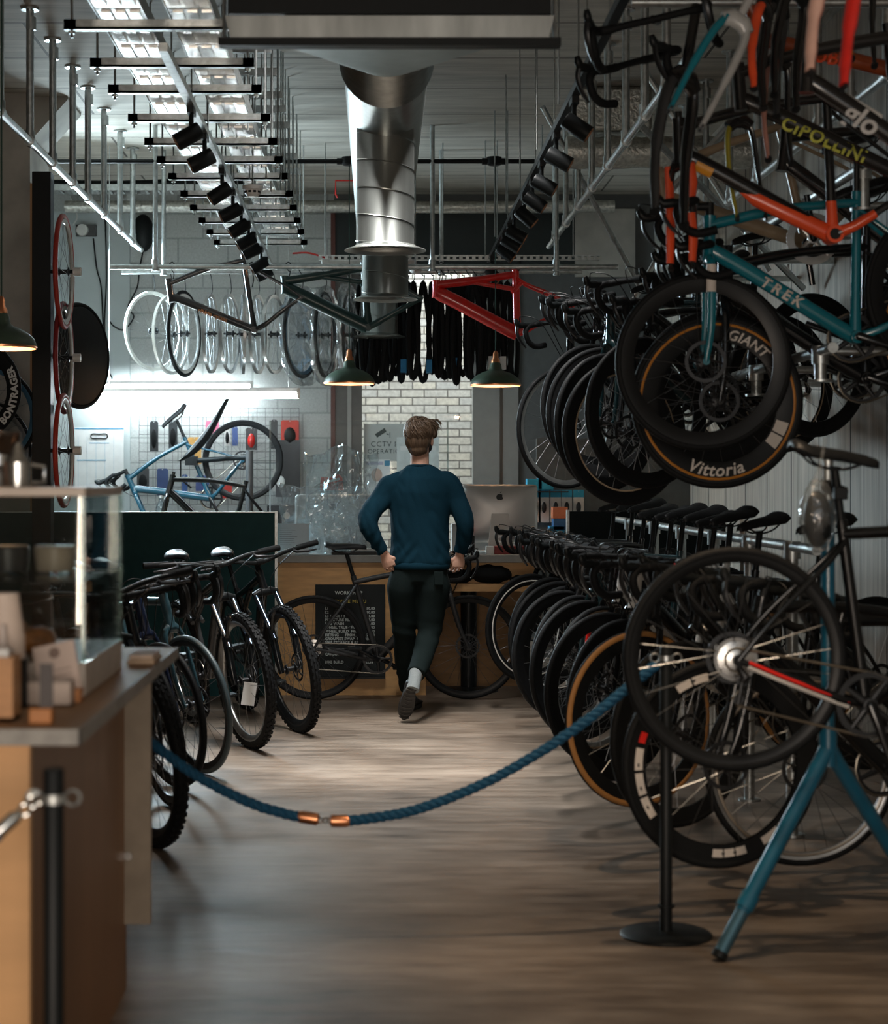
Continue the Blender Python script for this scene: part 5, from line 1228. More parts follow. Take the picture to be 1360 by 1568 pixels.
for a in ((236,668,.075,.27,(.02,.025,.03),'slim black pouch hanging leftmost on the wire grid',CLOTHB),(265,666,.08,.26,(.02,.025,.03),'slim black pouch hanging second on the wire grid',CLOTHB),
          (298,690,.12,.24,YG,'orange yellow packet behind the black mudguard on the wire grid',None),(325,655,.12,.12,(.62,.16,.28),'pink packet near the top middle of the wire grid',None),
          (348,668,.05,.17,(.75,.75,.75),'white packet inside the workshop wheel outline',BLACK),(360,668,.05,.17,(.05,.10,.30),'navy packet right of the white packet on the grid',None),
          (385,672,.10,.20,(.05,.05,.055),'dark packet with red insert on the wire grid',RED),(444,664,.16,.24,(.72,.05,.03),'red packet with two black grips at the right end of the grid',BLACK),
          (420,665,.06,.26,(.04,.045,.05),'black hanging tool left of the red packet',None),(219,735,.11,.22,(.03,.032,.035),'square black pouch low at the left of the wire grid',CLOTHB),
          (249,738,.10,.24,(.02,.05,.16),'navy blue pouch low on the wire grid',None),(283,745,.05,.22,(.03,.09,.28),'blue strip packet low in the middle of the wire grid',None),
          (310,740,.12,.14,(.05,.08,.25),'blue box packet below the bicycle on the wire grid',None),(347,752,.10,.13,(.65,.04,.03),'red packet low behind the workshop wheel',None),
          (430,735,.14,.20,(.55,.56,.55),'pale moulded packet below the red grips packet',PAPER)): packet(*a)
tag(MB().box(-.11,.11,-.003,.003,-.27,.24).build('poster', DARKMET, loc=at(441,715,16.34)), 'tall dark grey hanging apron right of the wire grid', 'apron')
# poster of columns
po = empty('wall_chart', at(152,702,16.43), label='large white wall chart with columns beside the wire grid', cat='chart')
MB().box(-.22,.22,-.004,.004,-.29,.28).build('sheet', PAPER, po)
m = MB()
for i in range(5): m.box(-.19+i*.08,-.187+i*.08,-.006,-.004,-.27,.2)
m.build('column_lines', pm('pale_blue_ink', (.45,.58,.66), .7), po)
m = MB(); m.box(-.22,.22,-.0062,-.004,.262,.274); m.box(-.20,.06,-.0062,-.004,-.02,-.012); m.box(-.09,.09,-.0062,-.004,.135,.141); m.build('header_lines', pm('blue_ink', (.10,.32,.50), .7), po)
m = MB(); m.tube([(.075*math.cos(2*PI*k/24), -.006, .20+.03*math.sin(2*PI*k/24)*(1+.4*math.cos(4*PI*k/24))) for k in range(24)], .006, 5, closed=True); m.build('emblem', BLACK, po)
# blue bike in a workshop stand
wb = make_bike('road', 'blue bicycle hanging nose down in the workshop stand', frame=pm('azure_paint', (.007,.062,.10), .25, coat=.5), rim=RIMB, depth=.03, front=False, pedals=False, crank=100)
place_bike(wb, 'road', at(372,705,15.3), 180, 40, 0, 0, 'RA')
ws = empty('workshop_stand', (pX(382,14.9), 14.9, 0), label='upright black workshop stand gripping the blue bicycle', cat='repair stand')
m = MB(); m.tube([(-.0,0,0),(0,0,pZ(690,14.9))], .032, 14); m.build('upright', pm('stand_grey', (.10,.105,.11), .35, .6), ws)
m = MB(); m.lathe([(0,0),(.28,0),(.28,.012),(.05,.03)], 28); m.build('base', BLACK, ws)
m = MB(); m.tube([(0,0,pZ(700,14.9)),(-.25,.25,pZ(702,14.9)),(-.50,.38,pZ(705,14.9))], .022, 10); m.box(-.56,-.46,.33,.43,pZ(712,14.9),pZ(698,14.9)); m.build('clamp_arm', BLACK, ws)
t, fr = bare_frame('road', GLOSSBLACK, at(376,742,14.2), 2, 180, 'black frame with fork lying level in front of the blue workshop bicycle', True, anchor='ST')
t.location.x -= .0
MB0 = empty('frame_stand', (pX(384,14.25), 14.25, 0), label='slim grey post stand under the level black workshop frame', cat='repair stand')
MB().tube([(0,0,0),(0,0,pZ(742,14.25)-.03)], .02, 12).build('post', MATS['stand_grey'], MB0); MB().lathe([(0,0),(.2,0),(.2,.01),(.03,.02)], 24).build('base', BLACK, MB0)
mg = empty('mudguard', at(312,650,15.0), label='long black mudguard sticking up behind the blue bicycle saddle', cat='mudguard')
m = MB(); R = []
for i in range(14):
    u = i/13; c = V((-.19+.42*u, 0, -.30+.58*u-.08*math.sin(u*PI))); wd = .006+.055*math.sin(PI*min(1, u*1.02)**.8)**1.3
    R.append([c+V((.010*math.cos(2*PI*k/10)-.35*wd*math.sin(2*PI*k/10), .05*math.cos(2*PI*k/10), .5*wd*math.sin(2*PI*k/10))) for k in range(10)])
m.loft(R); m.build('blade', BLACK, mg); MB().tube([(-.19,0,-.30),(-.20,.1,-.45),(-.13,.25,-.52)], .007, 6).build('stay', BLACK, mg)
# workbench clutter along the back
bn = empty('workbench', (-1.5, 16.0, 0), label='grey workbench under the wire grid with dark items', cat='workbench')
MB().box(-1.3, 1.02, -.3, .42, 1.02, 1.07).build('worktop', pm('bench_grey', (.12,.14,.145), .5), bn); 
for sx in (-1.2, .92): MB().box(sx-.03, sx+.03, -.2, .38, 0, 1.02).build('leg', DARKMET, bn)
rc = empty('receipt_printer', (pX(433,13.9), 13.9, 0), label='small black counter device with a white dial at the left end of the counter', cat='device')
MB().box(-.12,.11,0,.2,1.08,1.23).build('body', BLACK, rc, bevel=.006); MB().lathe([(0,-.004),(.026,-.004),(.026,.004),(0,.004)], 18, (.03,-.004,1.15), 'y').build('dial', WHITE, rc); MB().box(-.1,.1,.02,.18,0,1.08).build('pedestal', DARKMET, rc)
bt = empty('bottle', at(246,785,15.7), label='clear plastic bottle on the workbench under the blue bicycle', cat='bottle'); bt.location.z = 1.071
MB().lathe([(0,0),(.045,0),(.047,.09),(.04,.13),(.016,.17),(.015,.20),(0,.2)], 18).build('body', glassy('bottle_plastic', (.85,.93,.97), .12, .05), bt); MB().lathe([(.017,.195),(.017,.215),(0,.216)], 14).build('cap', WHITE, bt)
# parts shelf at right of the computer
sh = empty('display_board', (pX(850,14.6), 14.6, 0), label='grey display board with hanging part cards behind the right computer', cat='display board')
MB().box(pX(822,14.6)-pX(850,14.6), 1.1, .02, .06, 0, 1.75).build('board', pm('slate_grey_board', (.10,.115,.12), .55), sh)
CYAN = (.03,.42,.70)
for i, (px, py) in enumerate(((833,775),(851,775),(868,775),(886,775),(820,775))):
    t = empty('part_card', at(px, py, 14.58), label='blue and white part card, %s from the left on the display board' % ORD[(1,2,3,4,0)[i]], cat='packet', group='blue headed part cards')
    MB().box(-.042,.042,-.002,.002,-.13,.08).build('card', WHITE, t); MB().box(-.042,.042,-.0035,-.002,.07,.13).build('header', pm('cyan_card', CYAN, .5), t)
    MB().ell((0,-.006,-.01), (.02,.008,.045), 12, 8).build('part', DARKMET, t); MB().tube([(0,-.02,.12),(0,.06,.12)], .003, 5).build('peg', GALV, t)
for i, (px, py, c, lb) in enumerate(((818,742,'cyan','bright blue carton above the part cards'),(835,741,'cyan','second bright blue carton above the part cards'),(858,803,'deep','deep blue carton beside the black partition'),(852,814,'deep2','deep blue carton under the other one beside the black partition'),(857,785,'or','orange topped carton on the deep blue carton'))):
    m_ = {'cyan':pm('cyan_card', CYAN, .5),'deep':pm('deep_blue_card', (.03,.12,.30), .5),'deep2':pm('mid_blue_card', (.02,.22,.45), .5),'or':pm('orange_card', (.60,.20,.10), .5)}[c]
    Y = 14.45; t = MB().box(-.06,.06,-.05,.08,-.045,.045).build('carton', m_, loc=at(px, py, Y), bevel=.003); tag(t, lb, 'carton')
ps = MB().box(pX(810,14.4), pX(875,14.4), 14.36, 14.63, pZ(825,14.4), pZ(822,14.4)).build('shelf', DARKMET); tag(ps, 'dark narrow shelf under the blue cartons behind the right computer', 'shelf')
ps = MB().box(pX(806,14.4), pX(870,14.4), 14.36, 14.63, pZ(754,14.4), pZ(752,14.4)).build('shelf', DARKMET); tag(ps, 'dark narrow shelf under the bright blue cartons', 'shelf')
# signs in the window
sg = empty('window_sign', at(592, 677, YB+.04), label='grey camera warning sign fixed inside the window pane', cat='sign')
MB().box(-.205,.205,-.006,.004,-.17,.165).build('sheet', pm('grey_sign', (.50,.54,.53), .6, var=.03), sg)
m = MB(); m.prism([(-.105,.072),(-.085,.04),(.0,.095),(-.018,.128)], -.009, -.006); m.tube([(.0,-.007,.075),(.02,-.007,.068)], .006, 5); m.box(.028,.034,-.009,-.006,.04,.09); m.build('camera_symbol', pm('sign_ink', (.03,.05,.05), .6), sg)
for s_, z in (('CCTV IN', -.02), ('OPERATION', -.085)):
    v, f = text_geo(s_, .068 if z > -.05 else .058, 1.1); MB().add([(q.x-.0, -.0085, q.y+z) for q in v], f).build('lettering', MATS['sign_ink'], sg)
pp = empty('window_poster', at(577, 722, YB+.03), label='white poster with blue corner fixed low in the window', cat='poster')
MB().box(-.12,.12,-.004,.004,-.28,.11).build('sheet', PAPER, pp); MB().box(.07,.12,-.0065,-.004,.05,.10).build('blue_corner', pm('blue_ink', (.10,.32,.50), .7), pp); MB().box(-.10,.06,-.0065,-.004,.06,.09).build('heading', pm('pale_violet_ink', (.5,.5,.62), .7), pp); MB().ell((.0,-.004,-.03), (.05,.004,.06), 14, 8).build('picture', pm('flesh_ink', (.55,.42,.36), .7), pp)
pp = empty('window_poster', at(640, 700, YB+.03), label='white paper in the window mostly hidden by the head of the person', cat='poster')
MB().box(-.19,.19,-.004,.004,-.24,.18).build('sheet', pm('pale_paper', (.66,.72,.72), .8), pp); MB().box(-.16,.16,-.0065,-.004,.06,.10).build('heading', PAPER, pp)
# wall boxes and cables, upper left
sk = empty('socket_box', at(132, 353, 16.42), label='white socket with black plug high on the plaster wall', cat='socket')
MB().box(-.09,.09,-.03,.03,-.05,.05).build('back_box', pm('dark_box', (.05,.05,.05), .5), sk); MB().lathe([(0,-.05),(.05,-.05),(.055,-.03),(0,-.03)], 18, (-.03,0,0), 'y').build('plug', WHITE, sk)
el = empty('wall_speaker', at(219, 357, 16.38), label='rounded black wall speaker beside the left scaffold rail end', cat='speaker')
m = MB(); m.ell((0,0,0), (.10,.08,.17), 20, 14); m.build('cabinet', BLACK, el); MB().box(-.03,.03,.04,.12,-.03,.03).build('bracket', BLACK, el)
for pts, lb in (([(160,300),(163,420),(160,500),(165,560),(172,580)], 'long black cable hanging straight down the plaster wall'), ([(143,365),(148,410),(155,440),(158,500)], 'black cable dropping from the wall socket'),
                ([(221,375),(214,410),(210,440),(196,470),(205,485),(190,505),(175,500),(168,492)], 'wavy black cable below the wall speaker'), ([(108,300),(118,330),(112,345)], 'short pale cord looping from the cable ladder')):
    tag(MB().tube(smooth_path([at(a, b, 16.42) for a, b in pts], 6), .007, 6).build('wall_cable', BLACK if 'pale' not in lb else WHITE), lb, 'cable')
rc_ = tag(MB().tube(smooth_path([at(a,b,14.0) for a,b in ((448,388),(470,387),(490,392),(500,396))], 5)+[], .008, 6).build('conduit', RED), 'thin red conduit by the slotted strut', 'conduit')
rc_ = tag(MB().tube([(pX(545,14.9),14.9,H),(pX(545,14.9),14.9,3.86),(pX(514,14.9),14.9,3.86),(pX(514,14.9),14.9,3.75),(pX(517,14.9),14.9,3.72)], .008, 6).build('conduit', RED), 'thin red conduit bent on the ceiling left of the duct', 'conduit')
# ------------------------------------------------------------------ cafe counter, close on the left
WT = pm('cafe_worktop', (.40,.25,.15), .6, spec=.2, var=.14, scale=8, stretch=(1,.25,1)); EDGE = pm('stone_edge', (.34,.33,.31), .6, var=.2, scale=25)
PLYF = pm('birch_front_lit', (.80,.46,.21), .5, var=.14, scale=2.2, stretch=(1,1,3.5)); PLYD = pm('birch_side_shaded', (.30,.16,.085), .45, var=.2, scale=3, stretch=(1,1,.35))  # one plywood: light put into the front colour, shadow into the side
cc = empty('cafe_counter', (-1.3, 3.46, 0), label='plywood cafe counter with stone worktop close at the lower left', cat='counter')
o = cc.location
MB().box(-2.4-o.x, -.565-o.x, 0, 1.70, .919, .948).build('worktop', WT, cc, bevel=.002)
m = MB(); m.box(-2.4-o.x, -.562-o.x, -.004, 0, .918, .949); m.box(-.565-o.x, -.562-o.x, -.004, 1.703, .918, .949); m.build('edge_band', EDGE, cc)
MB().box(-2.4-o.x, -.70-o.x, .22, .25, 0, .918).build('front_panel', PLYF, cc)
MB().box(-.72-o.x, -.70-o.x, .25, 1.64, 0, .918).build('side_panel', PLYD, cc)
MB().box(-.74-o.x, -.628-o.x, 1.60, 1.63, .19, .918).build('end_panel', pm('pale_end_panel', (.30,.25,.19), .6, var=.12), cc)
m = MB(); m.lathe([(0,-.004),(.012,-.004),(.012,.0),(0,0)], 12, (-.69-o.x, 1.598, .38), 'y'); m.build('screw_cap', STEEL, cc)
TOP = .949
# glass pastry case
gc = empty('pastry_case', (-.92, 4.25, TOP), label='glass pastry case with white base on the cafe counter', cat='display case')
GC = glassy('case_glass', (.94,.96,.95), .10, .015); hx0, hx1, hy0, hy1, ht = -.75, .285, -.28, .30, .435
MB().box(hx0, hx1, hy0, hy1, 0, .075).build('base', pm('case_base', (.62,.56,.50), .5), gc, bevel=.004)
MB().box(hx0, hx1-.006, hy0, hy0+.005, .075, ht).build('front_glass', GC, gc); MB().box(hx0, hx1-.006, hy1-.005, hy1, .075, ht).build('back_glass', GC, gc); MB().box(hx1-.006, hx1, hy0, hy1, .075, ht).build('side_glass', GC, gc)
MB().box(hx0, hx1, hy0, hy1, ht, ht+.02).build('top_panel', pm('case_top', (.60,.52,.45), .4), gc, bevel=.003)
MB().box(hx0, hx1-.01, hy0+.02, hy1-.02, .245, .251).build('shelf', GC, gc)
for y in (hy0, hy1-.008): MB().box(hx1-.009, hx1+.001, y, y+.008, .075, ht).build('corner_strip', glassy('glass_edge', (.75,.82,.80), .0, .35), gc)
CRO = pm('baked_pastry', (.50,.19,.05), .5, var=.4, scale=40, bump=.4)
for i, (x, y, s) in enumerate(((-.50,-.10,1),(-.28,-.14,1.1),(-.05,-.10,1),(.14,-.06,.9),(.02,.14,1),(-.20,.12,1))):
    m = MB(); N = 13; P = []; Rr = []
    for k in range(N):
        a = PI*(k/(N-1)-.5)*1.1; P.append((.065*s*math.sin(a), .04*s*(1-math.cos(a)), .03*s)); Rr.append(.006+.027*s*math.cos(a*.86)*(1+.14*(k % 2)))
    m.tube(P, Rr, 12); t = m.build('croissant', CRO, loc=(-.92+x, 4.25+y, TOP+.077)); t.rotation_euler.z = random.uniform(0, 3)
    tag(t, 'brown croissant in the pastry case, %s along the tray' % ORD[i], 'pastry', 'croissants in the pastry case')
tg = MB().tube([(0,0,0),(.02,-.02,.05),(.05,-.05,.12)], [.012,.010,.014], 8).build('tongs', STEEL, loc=(-1.02, 4.12, TOP+.09)); tag(tg, 'steel tongs leaning inside the pastry case', 'tongs')
for i, (x, z, c) in enumerate(((-.20,.257,(.03,.03,.03)),(.05,.257,(.05,.05,.05)),(.16,.257,(.45,.38,.30)))):
    t = MB().lathe([(0,0),(.045,0),(.05,.055),(.046,.06),(0,.06)], 20).build('jar', pm('jar_%d' % i, c, .3), loc=(-.92+x, 4.25+.06, TOP+z)); tag(t, ('dark jar on the left of the upper shelf in the pastry case','dark jar in the middle of the case shelf','beige jar at the right of the case shelf')[i], 'jar')
# things standing on the case
def on_case(x, y, build, name, lb, cat): t = empty(name, (-.92+x, 4.25+y, TOP+.456), label=lb, cat=cat); build(t); return t
def grinder(t):
    MB().lathe([(0,0),(.05,0),(.055,.03),(.03,.05),(.028,.075),(0,.075)], 20).build('body', STEEL, t); MB().lathe([(.025,.075),(.05,.11),(.052,.13),(0,.132)], 20).build('hopper', glassy('smoky_plastic', (.5,.35,.25), .15, .05), t)
on_case(.02, .1, grinder, 'coffee_grinder', 'small steel grinder with smoky hopper on top of the pastry case', 'grinder')
on_case(-.16, .0, lambda t: (MB().lathe([(0,0),(.06,0),(.065,.12),(.055,.13),(0,.13)], 24).build('jar', pm('amber_jar', (.40,.13,.03), .2, coat=.5), t), MB().lathe([(.057,.128),(.057,.15),(0,.15)], 24).build('lid', COPPER, t)), 'storage_jar', 'amber jar with copper lid on top of the pastry case', 'jar')
on_case(.10, -.08, lambda t: (MB().lathe([(0,0),(.03,0),(.032,.055),(.02,.07),(.008,.10),(0,.10)], 18).build('body', STEEL, t), MB().tube([(.028,0,.05),(.06,0,.045),(.06,0,.01),(.032,0,.008)], .005, 8).build('handle', STEEL, t)), 'milk_jug', 'little chrome jug on top of the pastry case near its right end', 'jug')
# paper cups, bottle, boxes, cards in front
cup = empty('paper_cups', (at(28,950,3.95).x, 3.80, TOP), label='stack of upturned white paper cups beside the pastry case', cat='cup stack')
CUPM = pm('paper_cup', (.72,.60,.52), .6)
for k in range(4): MB().lathe([(.042,.10+.012*k),(.0435,.104+.012*k),(.030,.20+.012*k),(0,.201+.012*k)], 24, cap=False).build('cup', CUPM, cup)
MB().lathe([(0,0),(.05,0),(.05,.10),(0,.101)], 20).build('stand', BLACK, cup)
bo = empty('sauce_bottle', (at(6,1000,3.75).x, 3.74, TOP), label='pale squeeze bottle at the left picture edge on the cafe counter', cat='bottle')
MB().lathe([(0,0),(.03,0),(.031,.10),(.02,.125),(.009,.135),(.005,.175),(0,.176)], 20).build('body', pm('bottle_pale', (.60,.52,.48), .35), bo); MB().lathe([(.0315,.03),(.0315,.075)], 20, cap=False).build('band', pm('bottle_label', (.25,.30,.33), .5), bo)
wx = empty('wooden_box', (at(-4,1090,3.55).x, 3.56, TOP), label='tall open wooden box on the near edge of the cafe counter', cat='box')
m = MB(); m.box(-.055,.028,0,.008,0,.125); m.box(-.055,.028,.07,.078,0,.125); m.box(-.055,-.047,.008,.07,0,.125); m.box(.02,.028,.008,.07,0,.125); m.box(-.055,.028,.0,.078,0,.008); m.build('carcass', pm('oak_box', (.55,.28,.12), .5, stretch=(1,1,4)), wx)
MB().box(-.04,.015,.02,.03,.01,.14).build('card', PAPER, wx)
mc = empty('menu_card', (at(96,1060,3.90).x, 3.90, TOP), label='leaning white menu card with wooden block on the cafe counter', cat='menu card')
Mc = Matrix.Rotation(math.radians(-14), 4, 'X') @ Matrix.Rotation(math.radians(-12), 4, 'Y')
MB().box(-.045,.045,-.002,.002,.0,.125, Mc).build('card', pm('menu_paper', (.62,.50,.44), .6, var=.03), mc)
m = MB()
for i in range(4): m.box(-.03,.03,-.0035,-.002,.03+i*.012,.032+i*.012, Mc)
m.ell((0,-.003,.105), (.012,.001,.012), 14, 8, Mc); m.build('printing', pm('brown_ink', (.25,.18,.15), .7), mc)
MB().box(-.012,.022,-.03,.012,0,.028, Matrix.Translation((.02,-.0,0))).build('block', pm('oak_block', (.5,.2,.06), .5), mc)
wc = empty('white_caddy', (at(58,1080,3.60).x, 3.80, TOP), label='low white caddy behind the menu card on the cafe counter', cat='caddy')
m = MB(); m.box(-.10,.03,.0,.004,0,.05); m.box(-.10,.03,.05,.054,0,.05); m.box(-.10,-.096,.004,.05,0,.05); m.box(.026,.03,.004,.05,0,.05); m.box(-.1,.03,.0,.054,0,.004); m.build('tray', pm('caddy_white', (.60,.50,.44), .5), wc)
rs = empty('card_holder', (at(66,1100,3.56).x, 3.545, TOP), label='small brown block holding an upright dark card on the counter edge', cat='card holder')
MB().box(-.022,.022,-.018,.018,0,.03).build('block', MATS['oak_block'], rs, bevel=.003); MB().box(-.004,.022,-.002,.002,.025,.115).build('card', pm('dark_card', (.06,.05,.05), .5), rs)
fb = empty('folded_napkin_box', (at(222,1000,4.75).x, 4.72, TOP), label='low wooden tray at the far end of the cafe counter', cat='tray')
MB().box(-.035,.035,-.06,.10,0,.014).build('tray', pm('pale_wood', (.5,.36,.24), .5), fb, bevel=.003); MB().box(-.03,.03,-.05,.09,.014,.024).build('napkins', pm('napkin_paper', (.62,.48,.38), .8), fb)
# ------------------------------------------------------------------ the person walking away
SKIN = pm('skin', (.52,.30,.22), .55, var=.06); NAVYK = pm('navy_knit', (.004,.023,.038), .9, spec=.08, var=.10, scale=180, bump=.12)
TROU = pm('black_trouser_cloth', (.007,.012,.012), .85, spec=.08, var=.15, scale=150, bump=.1); HAIRM = pm('brown_hair', (.095,.058,.034), .5, var=.3, scale=60, stretch=(1,1,.2))
def fuse(mb, name, mat, parent, voxel, smooth=6, fold=None):
    """fuse overlapping lofts into one continuous skin"""
    o = mb.build(name, mat, ang=180); r = o.modifiers.new('fuse', 'REMESH'); r.mode = 'VOXEL'; r.voxel_size = voxel
    s = o.modifiers.new('smooth', 'SMOOTH'); s.iterations = smooth; s.factor = .5
    bpy.context.view_layer.update()
    me = bpy.data.meshes.new_from_object(o.evaluated_get(bpy.context.evaluated_depsgraph_get()))
    old = o.data; o.modifiers.clear(); o.data = me; bpy.data.meshes.remove(old); me.name = name
    if fold:
        me.update(); N = [v.normal.copy() for v in me.vertices]
        for v, n in zip(me.vertices, N): v.co += n*fold(v.co)
    me.polygons.foreach_set('use_smooth', [True]*len(me.polygons)); me.update()
    o.parent = parent; return o
def lerp_path(P, R, n=5):
    Q = smooth_path(P, n); out = []
    for i in range(len(Q)):
        t = i/n; k = min(int(t), len(R)-2); u = t-k; out.append(R[k]*(1-u)+R[k+1]*u)
    return Q, out
pe = empty('person', (.24, 10.9, 0), label='person with brown hair in navy sweater and black trousers walking towards the counter', cat='person')
LSH, LEL, LWR = (-.140,0,1.395), (-.292,-.10,1.185), (-.200,-.06,.985)
RSH, REL, RWR = (.166,0,1.395), (.283,-.05,1.165), (.252,.02,.985)
LHP, LKN, LAN = (-.085,0,.86), (-.078,.10,.50), (-.045,.37,.11)
RHP, RKN, RAN = (.085,0,.86), (.068,.03,.50), (-.022,-.27,.265)
HC = V((.012,.005,1.672))
m = MB()
def limb(m, P, R, seg=14, flat=1.0, up=None):
    Q, RR = lerp_path(P, R); m.tube(Q, RR, seg, flat=flat, up=up)
# torso, neck, limbs under the clothes
limb(m, [(.01,0,.86),(.015,0,1.0),(.012,0,1.2),(.012,0,1.36),(.012,0,1.45)], [.14,.14,.14,.16,.11], 24, .6, (0,1,0))
limb(m, [(.012,-.005,1.42),(.012,.0,1.52),(.012,.01,1.60)], [.062,.056,.056], 18)
limb(m, [(.02,0,1.38), LSH, (-.222,-.03,1.30), LEL, (-.262,-.095,1.09), LWR], [.05,.046,.040,.038,.034,.027]); limb(m, [(.0,0,1.38), RSH, (.238,-.015,1.29), REL, (.275,-.02,1.07), RWR], [.05,.046,.040,.038,.034,.027])
limb(m, [LHP, LKN, LAN], [.08,.055,.040]); limb(m, [RHP, RKN, RAN], [.08,.055,.038])
# head turned a little to the right: skull, jaw, nose, ears
T = Matrix.Translation(HC) @ Matrix.Rotation(math.radians(-16), 4, 'Z')
m.ell((0,-.008,.022), (.076,.095,.088), 28, 20, T); m.ell((0,.022,-.045), (.060,.070,.070), 24, 16, T); m.ell((0,.075,-.085), (.030,.022,.022), 14, 10, T)
m.tube([T@V((0,.088,.012)), T@V((0,.108,-.018)), T@V((0,.094,-.030))], [.010,.014,.012], 10)
m.tube([T@V((-.022,.088,-.058)), T@V((0,.096,-.058)), T@V((.022,.088,-.058))], [.006,.009,.006], 8)
for s in (-1, 1):
    m.ell((s*.077,-.004,-.022), (.009,.018,.030), 14, 10, T); m.ell((s*.030,.084,.012), (.014,.008,.009), 12, 8, T)
# hands
def hand(m, wr, d, back, thumb, curl):
    """palm from the wrist along d, back of the hand towards 'back', thumb on the 'thumb' side"""
    w = V(wr); d = V(d).normalized(); b = V(back); b = (b-d*b.dot(d)).normalized(); s = d.cross(b).normalized()
    if s.dot(V(thumb)) < 0: s = -s
    m.tube([w-d*.02, w+d*.015, w+d*.055, w+d*.085], [.024,.030,.040,.036], 14, flat=.42, up=b)
    for i, (o, L, r) in enumerate(((.033,.074,.0080),(.011,.082,.0084),(-.011,.076,.0080),(-.032,.060,.0070))):
        p = w+d*(.082-.004*abs(i-1))+s*o; P = [p-d*.02, p]; ang = 0; q = p
        for k, f in enumerate((.45,.32,.23)):
            ang += curl*(.7+.35*k)+i*.03; dd = d*math.cos(ang)-b*math.sin(ang); q = q+dd*L*f+s*(o*.04); P.append(q)
        m.tube(P, [r*1.1,r*1.08,r,r*.92,r*.75], 9)
    p = w+d*.028+s*.026; dd = (d*.75+s*.55-b*.25).normalized(); P = [p-s*.012, p+dd*.022, p+dd*.044-b*.006, p+dd*.060+d*.01-b*.016]
    m.tube(P, [.013,.0125,.0105,.008], 9)
hand(m, LWR, (.30,.12,-.72), (-.25,-.9,-.15), (.2,.6,.3), .55)
hand(m, RWR, (-.10,.05,-1), (.35,-.9,.0), (-.6,.6,0), .75)
body = fuse(m, 'body', SKIN, pe, .0032, 2)
# sweater
m = MB()
limb(m, [(.018,0,.905),(.018,0,.94),(.014,0,1.05),(.012,0,1.22),(.012,0,1.35),(.012,0,1.43),(.012,0,1.475),(.012,.004,1.506)], [.168,.182,.178,.178,.188,.165,.120,.078], 32, [.66]*36, (0,1,0))
limb(m, [(.02,0,1.385), LSH, (-.222,-.03,1.30), LEL, (-.262,-.095,1.09), (-.205,-.065,.995)], [.080,.072,.066,.063,.053,.040], 18)
limb(m, [(.0,0,1.385), RSH, (.238,-.015,1.29), REL, (.275,-.02,1.07), (.254,.018,.995)], [.080,.072,.066,.061,.052,.040], 18)
def knit(p):
    a = .013*noise.noise(V((p.x*8, p.y*7, p.z*3.0)))+.012*abs(noise.noise(V((p.x*16+p.z*5, p.y*12, p.z*6))))
    f = .008*math.sin((p.z*1.4+abs(p.x)*1.9)*46)*max(0, 1-abs(p.z-1.0)/.16)*(.4+noise.noise(V((p.x*9,p.y*9,p.z*4))))
    return a+f-.003
fuse(m, 'sweater', NAVYK, pe, .008, 5, knit)
m = MB(); Q = [(.012+.069*math.cos(2*PI*k/24), .003+.058*math.sin(2*PI*k/24), 1.500-.006*math.sin(2*PI*k/24)) for k in range(24)]; m.tube(Q, .0085, 8, closed=True, up=(0,0,1)); m.build('collar', NAVYK, pe)
m = MB(); Q = [(.018+.166*math.cos(2*PI*k/40), .112*math.sin(2*PI*k/40), .912) for k in range(40)]; m.tube(Q, [.010]*40, 8, closed=True, flat=2.2, up=(0,0,1)); m.build('hem', NAVYK, pe)
# trousers
m = MB()
limb(m, [(.012,0,.95),(.010,0,.89),(.004,.0,.81)], [.155,.165,.13], 28, .66, (0,1,0))
limb(m, [(-.055,0,.90), (-.088,.015,.78), (-.085,.06,.64), LKN, (-.072,.20,.34), (-.052,.335,.135)], [.09,.098,.084,.069,.062,.052], 18)
limb(m, [(.055,0,.90), (.092,.008,.78), (.082,.03,.64), RKN, (.030,-.10,.38), (-.016,-.245,.288)], [.09,.100,.086,.071,.063,.055], 18)
def drape(p): return .006*noise.noise(V((p.x*9, p.y*9, p.z*5)))+.004*math.sin(p.z*70+p.x*20)*max(0, 1-abs(p.z-.50)/.09)+.004*math.sin(p.z*85)*max(0, 1-abs(p.z-.24)/.12)
fuse(m, 'trousers', TROU, pe, .008, 5, drape)
MB().box(.10,.155,-.128,-.122,.80,.88, Matrix.Translation((-.005,.018,0))).build('back_pocket', TROU, pe, bevel=.004)
